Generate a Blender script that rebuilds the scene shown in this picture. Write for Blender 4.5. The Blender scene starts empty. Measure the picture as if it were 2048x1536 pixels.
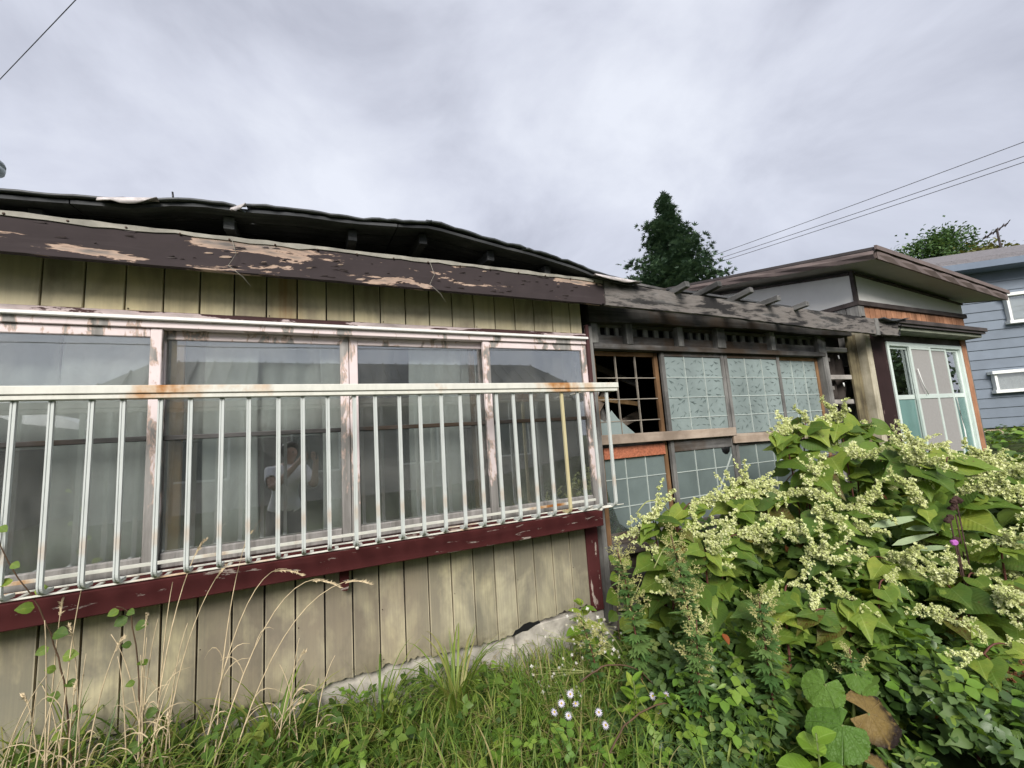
import bpy, bmesh, math, random
import numpy as np
from mathutils import Matrix, Vector

SC = bpy.context.scene
COL = SC.collection
RNG = random.Random(7)
NPR = np.random.default_rng(11)
rad = math.radians

# ------------------------------------------------------------------ camera
cam_data = bpy.data.cameras.new('camera')
cam_data.sensor_width = 36.0
cam_data.lens = 15.2
cam_data.clip_start = 0.05
cam_data.clip_end = 2000
cam = bpy.data.objects.new('camera', cam_data)
COL.objects.link(cam)
def camera_matrix(yaw, pitch, roll, loc):
    a, b, c = rad(yaw), rad(pitch), rad(roll)
    r = Vector((math.cos(a), -math.sin(a), 0)); f = Vector((math.sin(a), math.cos(a), 0)); u = Vector((0, 0, 1))
    f2 = f*math.cos(b) + u*math.sin(b); u2 = u*math.cos(b) - f*math.sin(b)
    r3 = r*math.cos(c) + u2*math.sin(c); u3 = u2*math.cos(c) - r*math.sin(c)
    m = Matrix((r3, u3, -f2)).transposed().to_4x4(); m.translation = loc
    return m
cam.matrix_world = camera_matrix(25.288, 7.342, -3.837, Vector((0, -2.5, 1.45)))
SC.camera = cam

# ------------------------------------------------------------------ overcast sky, soft sun, exposure
SUN_EL, SUN_AZ = 34.0, 205.0            # azimuth clockwise from +Y: behind the camera, a little left
world = bpy.data.worlds.new('World'); SC.world = world; world.use_nodes = True
wn = world.node_tree; wn.nodes.clear()
def wnode(t, **kw):
    n = wn.nodes.new(t)
    for k, v in kw.items(): setattr(n, k, v)
    return n
w_out = wnode('ShaderNodeOutputWorld'); w_bg = wnode('ShaderNodeBackground')
w_sky = wnode('ShaderNodeTexSky', sky_type='NISHITA', sun_disc=False, sun_elevation=rad(SUN_EL), sun_rotation=rad(SUN_AZ))
w_tc = wnode('ShaderNodeTexCoord')
w_map = wnode('ShaderNodeMapping'); w_map.inputs['Scale'].default_value = (1.0, 1.0, 1.5)
w_map.inputs['Location'].default_value = (-4.28, -17.49, 9.46)
w_n1 = wnode('ShaderNodeTexNoise'); w_n1.inputs['Scale'].default_value = 2.0; w_n1.inputs['Detail'].default_value = 7
w_n1.inputs['Roughness'].default_value = 0.55; w_n1.inputs['Distortion'].default_value = 0.35
w_r1 = wnode('ShaderNodeValToRGB')
e = w_r1.color_ramp.elements
e[0].position = 0.33; e[0].color = (2.5, 2.6, 3.05, 1)
e[1].position = 0.68; e[1].color = (4.35, 4.5, 4.95, 1)
m_ = w_r1.color_ramp.elements.new(0.52); m_.color = (3.55, 3.68, 4.2, 1)
w_mix = wnode('ShaderNodeMix', data_type='RGBA'); w_mix.inputs[0].default_value = 0.93
for a, b in ((w_tc.outputs['Generated'], w_map.inputs[0]), (w_map.outputs[0], w_n1.inputs['Vector']),
             (w_n1.outputs['Fac'], w_r1.inputs[0]), (w_sky.outputs[0], w_mix.inputs[6]),
             (w_r1.outputs[0], w_mix.inputs[7]), (w_mix.outputs[2], w_bg.inputs['Color']), (w_bg.outputs[0], w_out.inputs[0])):
    wn.links.new(a, b)
w_bg.inputs['Strength'].default_value = 0.063

sun_d = bpy.data.lights.new('sun', 'SUN'); sun_d.energy = 1.5; sun_d.angle = rad(26); sun_d.color = (1.0, 0.96, 0.9)
sun = bpy.data.objects.new('sun', sun_d); COL.objects.link(sun)
_sd = Vector((math.sin(rad(SUN_AZ))*math.cos(rad(SUN_EL)), math.cos(rad(SUN_AZ))*math.cos(rad(SUN_EL)), math.sin(rad(SUN_EL))))
sun.rotation_euler = _sd.to_track_quat('Z', 'Y').to_euler(); sun.location = (0, -6, 12)
vs = SC.view_settings
vs.view_transform = 'Standard'; vs.look = 'None'; vs.exposure = 1.68; vs.gamma = 1.0; vs.use_curve_mapping = False
SC.cycles.use_adaptive_sampling = True; SC.cycles.adaptive_threshold = 0.02
SC.cycles.max_bounces = 5; SC.cycles.diffuse_bounces = 2; SC.cycles.glossy_bounces = 3; SC.cycles.transmission_bounces = 4; SC.cycles.transparent_max_bounces = 10

# ------------------------------------------------------------------ object helpers
def link(name, me, mat=None, parent=None, origin=None):
    o = bpy.data.objects.new(name, me); COL.objects.link(o)
    if mat is not None and me is not None and not me.materials: me.materials.append(mat)
    if parent is not None:
        o.parent = parent
        o.matrix_parent_inverse = WM[parent.name].inverted()
    WM[o.name] = Matrix.Identity(4)
    return o
WM = {}
def place(o, m):
    o.matrix_basis = m; WM[o.name] = m.copy()
    return o
def tag(o, label=None, cat=None, group=None, kind=None):
    if label: o['label'] = label
    if cat: o['category'] = cat
    if group: o['group'] = group
    if kind: o['kind'] = kind
    return o
def thing(name, loc, label, cat, group=None, rz=0.0):
    o = bpy.data.objects.new(name, None); COL.objects.link(o); o.empty_display_size = 0.1
    m = Matrix.Translation(loc) @ Matrix.Rotation(rz, 4, 'Z')
    o.matrix_basis = m; WM[o.name] = m
    return tag(o, label, cat, group)
def finish(bm, name, mat, parent=None, smooth=False):
    me = bpy.data.meshes.new(name); bm.to_mesh(me); bm.free()
    if smooth: me.polygons.foreach_set('use_smooth', [True]*len(me.polygons))
    return link(name, me, mat, parent)
def bm_box(bm, x0, x1, y0, y1, z0, z1, bev=0.0, rot=None, piv=None):
    vs_ = [bm.verts.new(p) for p in ((x0,y0,z0),(x1,y0,z0),(x1,y1,z0),(x0,y1,z0),(x0,y0,z1),(x1,y0,z1),(x1,y1,z1),(x0,y1,z1))]
    fs = [bm.faces.new([vs_[i] for i in q]) for q in ((3,2,1,0),(4,5,6,7),(0,1,5,4),(1,2,6,5),(2,3,7,6),(3,0,4,7))]
    if rot is not None:
        bmesh.ops.rotate(bm, verts=vs_, cent=piv or ((x0+x1)/2,(y0+y1)/2,(z0+z1)/2), matrix=rot)
    if bev > 0:
        ed = {e for f in fs for e in f.edges}
        bmesh.ops.bevel(bm, geom=list(ed), offset=bev, segments=1, affect='EDGES', profile=0.5)
    return vs_
def box(name, x0, x1, y0, y1, z0, z1, mat, parent=None, bev=0.002, rot=None, piv=None):
    bm = bmesh.new(); bm_box(bm, x0, x1, y0, y1, z0, z1, bev, rot, piv)
    return finish(bm, name, mat, parent)
def beam(name, p, q, w, h, mat, parent=None, bev=0.002, up=(0,0,1), segs=1, sag=0.0, jit=0.0, taper=1.0):
    """rectangular timber from p to q, w across, h along 'up'"""
    p, q = Vector(p), Vector(q); d = (q-p).normalized(); s = d.cross(Vector(up)).normalized(); u = s.cross(d).normalized()
    bm = bmesh.new(); rings = []
    for i in range(segs+1):
        t = i/segs; c = p.lerp(q, t) - u*sag*4*t*(1-t)
        k = 1+(taper-1)*t
        rings.append([bm.verts.new(c + s*a*w*k/2 + u*b*h*k/2 + Vector((RNG.uniform(-jit,jit),RNG.uniform(-jit,jit),RNG.uniform(-jit,jit))))
                      for a, b in ((-1,-1),(1,-1),(1,1),(-1,1))])
    for i in range(segs):
        for k in range(4): bm.faces.new((rings[i][k], rings[i][(k+1)%4], rings[i+1][(k+1)%4], rings[i+1][k]))
    bm.faces.new(rings[0][::-1]); bm.faces.new(rings[-1])
    bmesh.ops.recalc_face_normals(bm, faces=bm.faces)
    if bev > 0 and segs == 1: bmesh.ops.bevel(bm, geom=list(bm.edges), offset=bev, segments=1, affect='EDGES')
    return finish(bm, name, mat, parent)
def bm_tube(bm, pts, r, n=6, r1=None, cap=True):
    pts = [Vector(p) for p in pts]; prev = None; up = Vector((0,0,1)); L = len(pts)
    for i, c in enumerate(pts):
        d = (pts[min(i+1,L-1)] - pts[max(i-1,0)]).normalized()
        s = d.cross(up)
        if s.length < 1e-3: s = d.cross(Vector((1,0,0)))
        s.normalize(); u = s.cross(d)
        rr = r if r1 is None else r+(r1-r)*i/max(1,L-1)
        ring = [bm.verts.new(c + (s*math.cos(2*math.pi*k/n)+u*math.sin(2*math.pi*k/n))*rr) for k in range(n)]
        if prev:
            for k in range(n): bm.faces.new((prev[k], prev[(k+1)%n], ring[(k+1)%n], ring[k]))
        elif cap: bm.faces.new(ring[::-1])
        prev = ring
    if cap: bm.faces.new(prev)
def tube(name, pts, r, mat, parent=None, n=6, r1=None):
    bm = bmesh.new(); bm_tube(bm, pts, r, n, r1)
    return finish(bm, name, mat, parent, smooth=True)
def prism(name, outline, y0, y1, mat, parent=None, axis='Y'):
    """outline of (x,z) extruded along Y (or (y,z) along X)"""
    bm = bmesh.new()
    f = (lambda a, b, c: (a, c, b)) if axis == 'Y' else (lambda a, b, c: (c, a, b))
    A = [bm.verts.new(f(a, b, y0)) for a, b in outline]; B = [bm.verts.new(f(a, b, y1)) for a, b in outline]
    n = len(A)
    bm.faces.new(A); bm.faces.new(B[::-1])
    for i in range(n): bm.faces.new((A[i], B[i], B[(i+1)%n], A[(i+1)%n]))
    bmesh.ops.recalc_face_normals(bm, faces=bm.faces)
    return finish(bm, name, mat, parent)

# ------------------------------------------------------------------ material helper
class G:
    def __init__(s, name):
        s.m = bpy.data.materials.new(name); s.m.use_nodes = True; s.t = s.m.node_tree; s.t.nodes.clear()
        s.out = s.t.nodes.new('ShaderNodeOutputMaterial')
        s._tc = None
    def n(s, typ, props=None, **ins):
        nd = s.t.nodes.new('ShaderNode'+typ)
        for k, v in (props or {}).items(): setattr(nd, k, v)
        for k, v in ins.items():
            k = k.replace('_', ' ') if not k.startswith('i') or not k[1:].isdigit() else int(k[1:])
            s.set(nd.inputs[k], v)
        return nd
    def set(s, sock, v):
        if isinstance(v, bpy.types.NodeSocket): s.t.links.new(v, sock)
        elif isinstance(v, (tuple, list)):
            sock.default_value = tuple(v)+(1,) if len(v) == 3 and sock.type == 'RGBA' else v
        else: sock.default_value = v
    def co(s, scale=(1,1,1), loc=(0,0,0), kind='Object'):
        if s._tc is None: s._tc = s.n('TexCoord')
        m = s.n('Mapping', Scale=scale, Location=loc)
        s.t.links.new(s._tc.outputs[kind], m.inputs[0]); return m.outputs[0]
    def noise(s, scale=5, detail=4, rough=.55, vec=None, dist=0):
        return s.n('TexNoise', Scale=float(scale), Detail=float(detail), Roughness=rough, Distortion=float(dist), Vector=vec if vec is not None else s.co()).outputs['Fac']
    def ramp(s, fac, *stops):
        nd = s.n('ValToRGB', Fac=fac); el = nd.color_ramp.elements
        while len(el) < len(stops): el.new(0.5)
        for q, (p, c) in zip(el, stops):
            q.position = p; q.color = (c,c,c,1) if isinstance(c, (int, float)) else (*c, 1)
        return nd.outputs[0]
    def mix(s, fac, a, b, mode='MIX'):
        nd = s.n('Mix', {'data_type':'RGBA', 'blend_type':mode}, i0=fac)
        s.set(nd.inputs[6], a); s.set(nd.inputs[7], b); return nd.outputs[2]
    def math(s, op, a, b=0.0, clamp=False):
        return s.n('Math', {'operation':op, 'use_clamp':clamp}, i0=a, i1=b).outputs[0]
    def sep(s, vec): return s.n('SeparateXYZ', i0=vec).outputs
    def bump(s, h, st=.4, dist=.004): return s.n('Bump', Strength=st, Distance=dist, Height=h).outputs[0]
    def rnd(s): return s.n('ObjectInfo').outputs['Random']
    def hsv(s, c, h=.5, sat=1., v=1.): return s.n('HueSaturation', Hue=h, Saturation=sat, Value=v, Color=c).outputs[0]
    def bsdf(s, col, rough=.8, spec=.3, normal=None, metal=0.0):
        b = s.n('BsdfPrincipled', Base_Color=col, Roughness=rough, Metallic=metal)
        b.inputs['Specular IOR Level'].default_value = spec
        if normal is not None: s.t.links.new(normal, b.inputs['Normal'])
        return b.outputs[0]
    def done(s, sh): s.t.links.new(sh, s.out.inputs[0]); return s.m
def rng(g, a, b, x):   # map random 0..1 to a..b
    return g.math('ADD', g.math('MULTIPLY', x, b-a), a)

def wood_mat(name, c_dark, c_light, axis='X', grain=1.0, stain=None, paint=None, peel=0.5, paint_rough=.55, primer=None, bump=.5, soft=.03, pk=1.0):
    """weathered timber with grain along an axis, optionally under paint that flakes off"""
    g = G(name)
    sc = {'X':(1.6,26,26), 'Y':(26,1.6,26), 'Z':(26,26,1.6)}[axis]
    sc = tuple(v*grain for v in sc)
    gr = g.noise(1.0, 8, .65, g.co(sc), .6)
    blot = g.noise(3.0, 5, .6)
    c = g.ramp(gr, (.28, c_dark), (.5, tuple((a+b)/2 for a, b in zip(c_dark, c_light))), (.72, c_light))
    c = g.mix(g.ramp(blot, (.36, .75), (.62, 0)), c, tuple(v*.5 for v in c_dark))
    if stain: c = g.mix(g.ramp(g.noise(1.7, 4, .6), (.5, 0), (.62, .8)), c, stain)
    c = g.hsv(c, v=rng(g, .8, 1.2, g.rnd()))
    hgt = gr; rough = .85
    if paint is not None:
        ps = {'X':(1.3,6,6.5), 'Y':(6,1.3,6), 'Z':(7,7,1.6)}[axis]
        ps = tuple(v*pk for v in ps)
        pn = g.noise(1.55, 9, .62, g.co(ps, (3.1,0,1.7)), .25)
        mask = g.ramp(pn, (peel-soft*.25, 0), (peel+soft*.25, 1))     # 1 = bare
        edge = g.ramp(pn, (peel-.03, 0), (peel+.1, 1))
        pc = g.mix(g.ramp(g.noise(9, 5), (.3, .0), (.7, .55)), paint, tuple(v*.62 for v in paint))
        pc = g.mix(g.ramp(gr, (.55, 0), (.8, .35)), pc, tuple(min(1, v*1.5+.02) for v in paint))
        bare = g.mix(edge, primer, c) if primer else c
        c = g.mix(mask, pc, bare)
        hgt = g.math('ADD', g.math('MULTIPLY', gr, .35), g.math('MULTIPLY', mask, -.8))
    return g.done(g.bsdf(c, rough, .25, g.bump(hgt, bump, .004)))

# ------------------------------------------------------------------ materials
def m_siding(name, lower):
    g = G(name)
    big = g.noise(1.5, 4, .55, g.co((1,1,.8)), .3)
    streak = g.noise(1, 6, .6, g.co((38,38,1.6)))
    fine = g.noise(60, 3, .6)
    c = g.mix(g.ramp(big, (.35, 0), (.65, 1)), (.62,.525,.30), (.53,.47,.32))
    c = g.mix(g.ramp(streak, (.45, 0), (.8, .45)), c, (.30,.25,.165))
    z = g.sep(g.co())[2]
    st = g.noise(2.6, 5, .6, g.co((1.4,1,.75), (5,0,2)), .4)
    if lower:
        c = g.mix(.5, c, (.44,.41,.27))
        c = g.mix(g.ramp(g.noise(1, 7, .7, g.co((95,95,2.2), (3,3,3))), (.42, 0), (.72, .55)), c, (.22,.195,.15))
        c = g.mix(g.ramp(g.noise(7, 7, .7, g.co((1,1,.6), (7,1,4)), .6), (.45, 0), (.68, .5)), c, (.27,.245,.20))
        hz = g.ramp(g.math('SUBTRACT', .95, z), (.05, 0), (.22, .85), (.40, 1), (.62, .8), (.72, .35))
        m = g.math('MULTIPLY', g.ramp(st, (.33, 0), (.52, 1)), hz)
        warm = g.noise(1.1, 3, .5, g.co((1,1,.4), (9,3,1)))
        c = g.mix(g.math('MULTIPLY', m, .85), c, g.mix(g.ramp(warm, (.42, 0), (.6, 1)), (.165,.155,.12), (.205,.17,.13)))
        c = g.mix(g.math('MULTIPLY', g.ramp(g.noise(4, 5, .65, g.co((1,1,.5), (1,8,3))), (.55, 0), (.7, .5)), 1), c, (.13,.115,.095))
    else:
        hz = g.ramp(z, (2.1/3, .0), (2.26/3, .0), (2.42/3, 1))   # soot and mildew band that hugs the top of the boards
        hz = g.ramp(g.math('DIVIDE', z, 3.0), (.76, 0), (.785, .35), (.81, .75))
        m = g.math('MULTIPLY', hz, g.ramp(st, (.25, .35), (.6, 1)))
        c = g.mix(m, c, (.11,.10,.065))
        c = g.mix(g.math('MULTIPLY', g.ramp(st, (.5, 0), (.66, .6)), 1), c, (.20,.165,.125))
        x = g.sep(g.co())[0]
        rust = g.math('MULTIPLY', g.ramp(g.math('ABSOLUTE', g.math('ADD', x, .11)), (.0, 1), (.09, 0)), g.ramp(streak, (.3, .2), (.6, 1)))
        c = g.mix(g.math('MULTIPLY', rust, .65), c, (.36,.19,.07))
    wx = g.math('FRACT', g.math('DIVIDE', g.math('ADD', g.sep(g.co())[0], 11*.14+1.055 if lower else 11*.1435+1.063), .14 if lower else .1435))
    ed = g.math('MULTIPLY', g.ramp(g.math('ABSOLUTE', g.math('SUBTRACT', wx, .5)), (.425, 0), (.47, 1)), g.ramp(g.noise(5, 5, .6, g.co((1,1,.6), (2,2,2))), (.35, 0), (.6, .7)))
    c = g.mix(ed, c, (.60,.53,.37))  # pale worn line at board edges, painted for the highlight a bevel would catch
    if lower:
        mud = g.math('MULTIPLY', g.ramp(z, (.24, 1), (.36, 0)), g.ramp(g.noise(12, 5, .65), (.35, 0), (.6, .8)))
        c = g.mix(mud, c, (.13,.11,.07))
    c = g.hsv(c, v=rng(g, .86, 1.12, g.rnd()))
    return g.done(g.bsdf(c, .62, .3, g.bump(g.math('ADD', streak, g.math('MULTIPLY', fine, .4)), .18, .002)))
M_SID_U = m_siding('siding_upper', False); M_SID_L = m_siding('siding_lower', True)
M_FASCIA = wood_mat('fascia_flaking_brown', (.16,.14,.13), (.34,.31,.28), 'X', paint=(.046,.035,.036), peel=.572, primer=(.56,.39,.29), bump=.6)
M_RED = wood_mat('red_brown_paint', (.22,.19,.17), (.42,.38,.34), 'X', paint=(.085,.018,.018), peel=.615, primer=(.42,.33,.29), bump=.5, pk=3.2)
M_REDZ = wood_mat('red_brown_paint_post', (.22,.19,.17), (.42,.38,.34), 'Z', paint=(.075,.018,.018), peel=.60, primer=(.40,.30,.25), bump=.5, pk=2.2)
M_GREYX = wood_mat('grey_timber', (.045,.043,.041), (.25,.24,.23), 'X', stain=(.06,.038,.022))
M_GREYZ = wood_mat('grey_timber_upright', (.10,.097,.092), (.33,.32,.30), 'Z')
M_GREYY = wood_mat('grey_timber_rafter', (.06,.059,.057), (.22,.215,.205), 'Y')
M_LATH = wood_mat('pale_lath', (.24,.22,.20), (.58,.54,.49), 'X')
M_CHARX = wood_mat('charred_header', (.018,.017,.016), (.15,.14,.13), 'X', stain=(.06,.035,.018))
M_FASC2 = wood_mat('fascia_bare', (.018,.017,.017), (.17,.165,.16), 'X', stain=(.03,.026,.024), paint=(.028,.026,.026), peel=.49, primer=(.38,.34,.31), bump=.9, soft=.3)
M_DARKWOOD = wood_mat('dark_roof_timber', (.035,.038,.042), (.13,.13,.13), 'X')
M_NEWPLANK = wood_mat('pale_nailed_plank', (.36,.27,.20), (.60,.50,.41), 'X', grain=.7, bump=.25)
M_BROWNW = wood_mat('brown_sash_wood', (.16,.085,.04), (.34,.20,.10), 'Z')
M_BROWNL = wood_mat('light_brown_stile', (.30,.17,.07), (.62,.42,.22), 'Z', grain=.7)
M_BROWNX = wood_mat('brown_sash_rail', (.22,.11,.055), (.42,.24,.13), 'X')
M_OLIVE = wood_mat('olive_boards', (.07,.055,.035), (.27,.23,.13), 'Z', grain=.8)
M_PALEPOST = wood_mat('pale_post', (.36,.32,.22), (.58,.53,.42), 'Z')
M_DKBROWN = wood_mat('dark_brown_panel', (.10,.08,.07), (.22,.18,.16), 'Z', paint=(.028,.013,.013), peel=.66, primer=(.16,.11,.10))
M_ORANGEW = wood_mat('orange_cladding', (.34,.16,.085), (.50,.26,.155), 'Z', grain=.6, bump=.2)
M_BAND = wood_mat('brown_band', (.05,.04,.037), (.12,.10,.095), 'X', grain=.6, bump=.3)
M_CLAPB = None

def m_pink():
    g = G('pink_paint_worn')
    gr = g.noise(1, 8, .65, g.co((22,22,1.8)), .5)
    wood = g.ramp(gr, (.28, (.13,.12,.11)), (.7, (.38,.36,.34)))
    z = g.sep(g.co())[2]
    pn = g.noise(1.4, 8, .62, g.co((8,8,3), (2,4,0)), .3)
    th = g.math('ADD', pn, g.ramp(g.math('DIVIDE', z, 3.0), (.34, .34), (.40, .14), (.58, .06), (.70, -.06)))
    mask = g.ramp(th, (.55, 0), (.565, 1))
    prim = g.ramp(th, (.565, 1), (.60, 0))
    bare = g.mix(prim, wood, (.56,.41,.34))
    paint = g.mix(g.ramp(g.noise(6, 4), (.35, 0), (.7, .6)), (.72,.62,.61), (.60,.51,.50))
    c = g.mix(mask, paint, bare)
    return g.done(g.bsdf(c, .7, .3, g.bump(g.math('SUBTRACT', g.math('MULTIPLY', gr, .4), mask), .5, .003)))
M_PINK = m_pink()

def m_alu(name, base, rust):
    g = G(name)
    n = g.noise(2.3, 6, .6, g.co((1.3,1,1), (4.4,0,0)), .2); s = g.noise(30, 4, .6, g.co((1,1,.3)))
    c = g.mix(g.ramp(s, (.4, 0), (.75, .35)), base, tuple(v*.6 for v in base))
    c = g.mix(g.ramp(n, (.53, 0), (.60, rust*.5), (.68, rust)), c, (.48,.24,.07))
    c = g.mix(g.ramp(n, (.62, 0), (.70, rust)), c, (.30,.11,.025))
    return g.done(g.bsdf(c, .6, .35, g.bump(s, .12, .002), .0))
M_ALU = m_alu('rail_metal', (.66,.65,.58), 1.0); M_ALUBAR = m_alu('bar_metal', (.52,.545,.52), .45)
M_ALUWHITE = m_alu('white_track', (.80,.79,.76), .0)
def m_barmix():
    g = G('bar_rusty')
    s = g.noise(20, 4, .6, g.co((1,1,.3)))
    return g.done(g.bsdf(g.mix(s, (.50,.42,.22), (.60,.55,.36)), .5, .4, None, .1))
M_BARRUST = m_barmix()
def plain(name, c, rough=.8, spec=.3, var=.25, scale=8, bump=.2, metal=0.):
    g = G(name); n = g.noise(scale, 5, .6)
    col = g.mix(g.ramp(n, (.3, 0), (.7, 1)), tuple(v*(1-var) for v in c), tuple(min(1, v*(1+var)) for v in c))
    col = g.hsv(col, v=rng(g, .9, 1.1, g.rnd()))
    return g.done(g.bsdf(col, rough, spec, g.bump(n, bump, .004), metal))
M_CONC = plain('foundation_concrete', (.42,.39,.34), .9, .2, .35, 14, .5)
M_TIN = plain('dark_tin', (.05,.055,.058), .5, .5, .5, 9, .3)
M_TINLIGHT = plain('torn_tin_pale', (.46,.42,.41), .5, .5, .4, 20, .3)
M_FLASH = plain('pale_flashing', (.27,.255,.215), .7, .3, .35, 10, .4)
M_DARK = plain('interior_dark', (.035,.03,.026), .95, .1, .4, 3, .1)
M_COPPER = plain('copper_foil', (.38,.13,.07), .45, .5, .35, 60, .8)
M_WHITEWALL = plain('white_plaster', (.74,.73,.69), .85, .2, .06, 3, .1)
M_ROOFTRIM = plain('porch_roof_trim', (.15,.115,.105), .6, .3, .2, 5, .2)
M_ROOFEDGE = plain('porch_roof_edge', (.07,.06,.058), .6, .3, .2, 5, .2)
M_SOFFIT = plain('pale_soffit', (.44,.42,.38), .8, .2, .08, 4, .1)
M_ALUPALE = plain('pale_window_metal', (.62,.70,.65), .45, .4, .06, 6, .05, .1)
M_WHITEMETAL = plain('white_window_metal', (.78,.79,.76), .5, .4, .05, 6, .05)
M_SCREEN = plain('grey_fly_screen', (.29,.28,.27), .9, .1, .05, 40, .1)
M_BLACK = plain('black_thing', (.012,.012,.014), .4, .4, .1)
M_CLOTH = plain('torn_dark_cloth', (.045,.038,.034), .95, .05, .5, 6, .4)
M_CURTAIN = plain('white_curtain', (.84,.84,.81), .9, .1, .08, 5, .1)
M_INNER = plain('inner_dim_door', (.045,.05,.048), .5, .3, .2, 4, .1)
M_MUNTIN = plain('pale_glazing_bar', (.42,.47,.44), .7, .2, .12, 30, .1)
M_DIMBAR = plain('dim_glazing_bar', (.27,.24,.20), .8, .2, .4, 6, .1)
M_NAIL = plain('rusty_nail', (.06,.035,.025), .7)

def m_glass(name, refl, film, tint=(.93,.96,.95)):
    g = G(name)
    fr = g.n('Fresnel', IOR=1.5).outputs[0]
    fac = g.math('ADD', g.math('MULTIPLY', fr, 1.6), refl, True)
    a = g.n('BsdfTransparent', Color=(*tint, 1)).outputs[0]
    d = g.n('BsdfDiffuse', Color=(.40,.40,.37,1)).outputs[0]
    dirt = g.math('MULTIPLY', g.ramp(g.noise(3.5, 6, .65, g.co((1,1,.6)), .5), (.4, .25), (.75, 1)), film)
    base = g.n('MixShader', i0=dirt, i1=a, i2=d).outputs[0]
    gl = g.n('BsdfGlossy', Color=(.92,.94,.96,1), Roughness=.012).outputs[0]
    bmp = g.bump(g.noise(1.3, 2, .5), .03, .02); g.t.links.new(bmp, gl.node.inputs['Normal'])
    return g.done(g.n('MixShader', i0=fac, i1=base, i2=gl).outputs[0])
M_GLASS = m_glass('old_window_glass', .11, .26)
M_GLASSCLR = m_glass('porch_glass', .18, .02)
def m_frost(name, c, spec=.5, rough=.22):
    g = G(name)
    n = g.noise(2.2, 5, .6, g.co((1,1,.7), (1,2,3)), .3); f = g.noise(140, 2, .5)
    col = g.mix(g.ramp(n, (.35, 0), (.7, .9)), c, tuple(v*.62 for v in c))
    col = g.mix(g.ramp(f, (.62, 0), (.75, .3)), col, tuple(v*.45 for v in c))
    return g.done(g.bsdf(col, rough, spec, g.bump(f, .05, .001)))
M_FROST = m_frost('frosted_pane', (.27,.325,.315)); M_FROSTDK = m_frost('frosted_pane_lower', (.15,.185,.18), .5, .16)
M_FROSTTEAL = m_frost('teal_frosted_pane', (.15,.27,.25), .5, .25)
M_LEAFPRINT = plain('etched_leaf', (.085,.115,.11), .35, .5, .1)
M_LEAFPRINT2 = plain('etched_leaf_dim', (.016,.019,.018), .4, .4, .1)
M_SHARD = m_glass('glass_shard', .12, .25, (.75,.88,.86))

# ------------------------------------------------------------------ ground
def gz(x, y):
    t = min(1, max(0, (x-2.6)/10.0)); r = .84*t*t*(3-2*t)
    b = min(1, max(0, (-y-4)/8.0))*.15
    return r + b
def m_ground():
    g = G('ground_soil')
    n = g.noise(6, 8, .65); k = g.noise(.5, 4)
    c = g.mix(g.ramp(n, (.35, 0), (.65, 1)), (.035,.028,.018), (.05,.075,.022))
    c = g.mix(g.ramp(k, (.4, 0), (.6, .6)), c, (.06,.10,.03))
    return g.done(g.bsdf(c, .95, .1, g.bump(n, .7, .03)))
def build_ground():
    ax = np.unique(np.concatenate([np.linspace(-400, -20, 12), np.linspace(-20, 40, 61), np.linspace(40, 400, 12), np.linspace(-3, 9, 49)]))
    ay = np.unique(np.concatenate([np.linspace(-400, -20, 12), np.linspace(-20, 20, 41), np.linspace(20, 400, 12), np.linspace(-3, 1, 17)]))
    bm = bmesh.new(); rows = []
    for y in ay:
        rows.append([bm.verts.new((x, y, gz(x, y) + (RNG.uniform(-.02,.02) if abs(x) < 12 and abs(y) < 6 else 0))) for x in ax])
    for j in range(len(ay)-1):
        for i in range(len(ax)-1): bm.faces.new((rows[j][i], rows[j][i+1], rows[j+1][i+1], rows[j+1][i]))
    o = finish(bm, 'ground', m_ground(), smooth=True); tag(o, kind='structure')
build_ground()

# ------------------------------------------------------------------ the derelict wooden house
H = thing('derelict_house', (1.0, .2, 0), 'long derelict wooden house with olive siding, peeling eaves board and broken roof edge', 'house')
# shell: floor, ceiling, back and end walls, so that the rooms are dark and closed
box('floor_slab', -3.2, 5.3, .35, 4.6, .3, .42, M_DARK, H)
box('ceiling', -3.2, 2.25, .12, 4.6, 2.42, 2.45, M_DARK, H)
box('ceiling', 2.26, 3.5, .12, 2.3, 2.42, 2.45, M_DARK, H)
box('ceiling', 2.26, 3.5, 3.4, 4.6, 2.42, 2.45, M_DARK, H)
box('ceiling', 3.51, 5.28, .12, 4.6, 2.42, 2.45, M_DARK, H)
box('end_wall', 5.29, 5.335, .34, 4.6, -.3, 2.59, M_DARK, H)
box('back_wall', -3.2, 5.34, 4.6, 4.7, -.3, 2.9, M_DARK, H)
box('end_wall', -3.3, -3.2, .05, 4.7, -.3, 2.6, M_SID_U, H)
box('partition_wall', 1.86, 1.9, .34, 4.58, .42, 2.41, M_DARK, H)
fnd = box('foundation', -3.2, 1.84, .19, .36, -.4, .275, M_CONC, H, .006)
box('foundation', 1.845, 5.3, .17, .36, -.4, .52, M_CONC, H, .006)
tag(box('foundation_block', 1.16, 1.84, .152, .188, -.2, .262, M_CONC, H, .004), 'lighter concrete patch at the corner of the footing')

# upper siding boards
W = box('upper_wall', -3.2, 1.77, .02, .06, 2.15, 2.44, M_BAND, H)
xs = -1.063 - .1435*15; k = 0
while xs < 1.74:
    x1 = min(xs+.1435, 1.76)
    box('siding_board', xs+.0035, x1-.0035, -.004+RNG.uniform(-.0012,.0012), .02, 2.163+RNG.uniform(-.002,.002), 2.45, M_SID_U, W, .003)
    if k % 4 == 1:
        tube('nail', [(xs+.014, -.0065, 2.172), (xs+.014, 0, 2.172)], .0035, M_NAIL, W, 6)
    xs += .1435; k += 1
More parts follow.
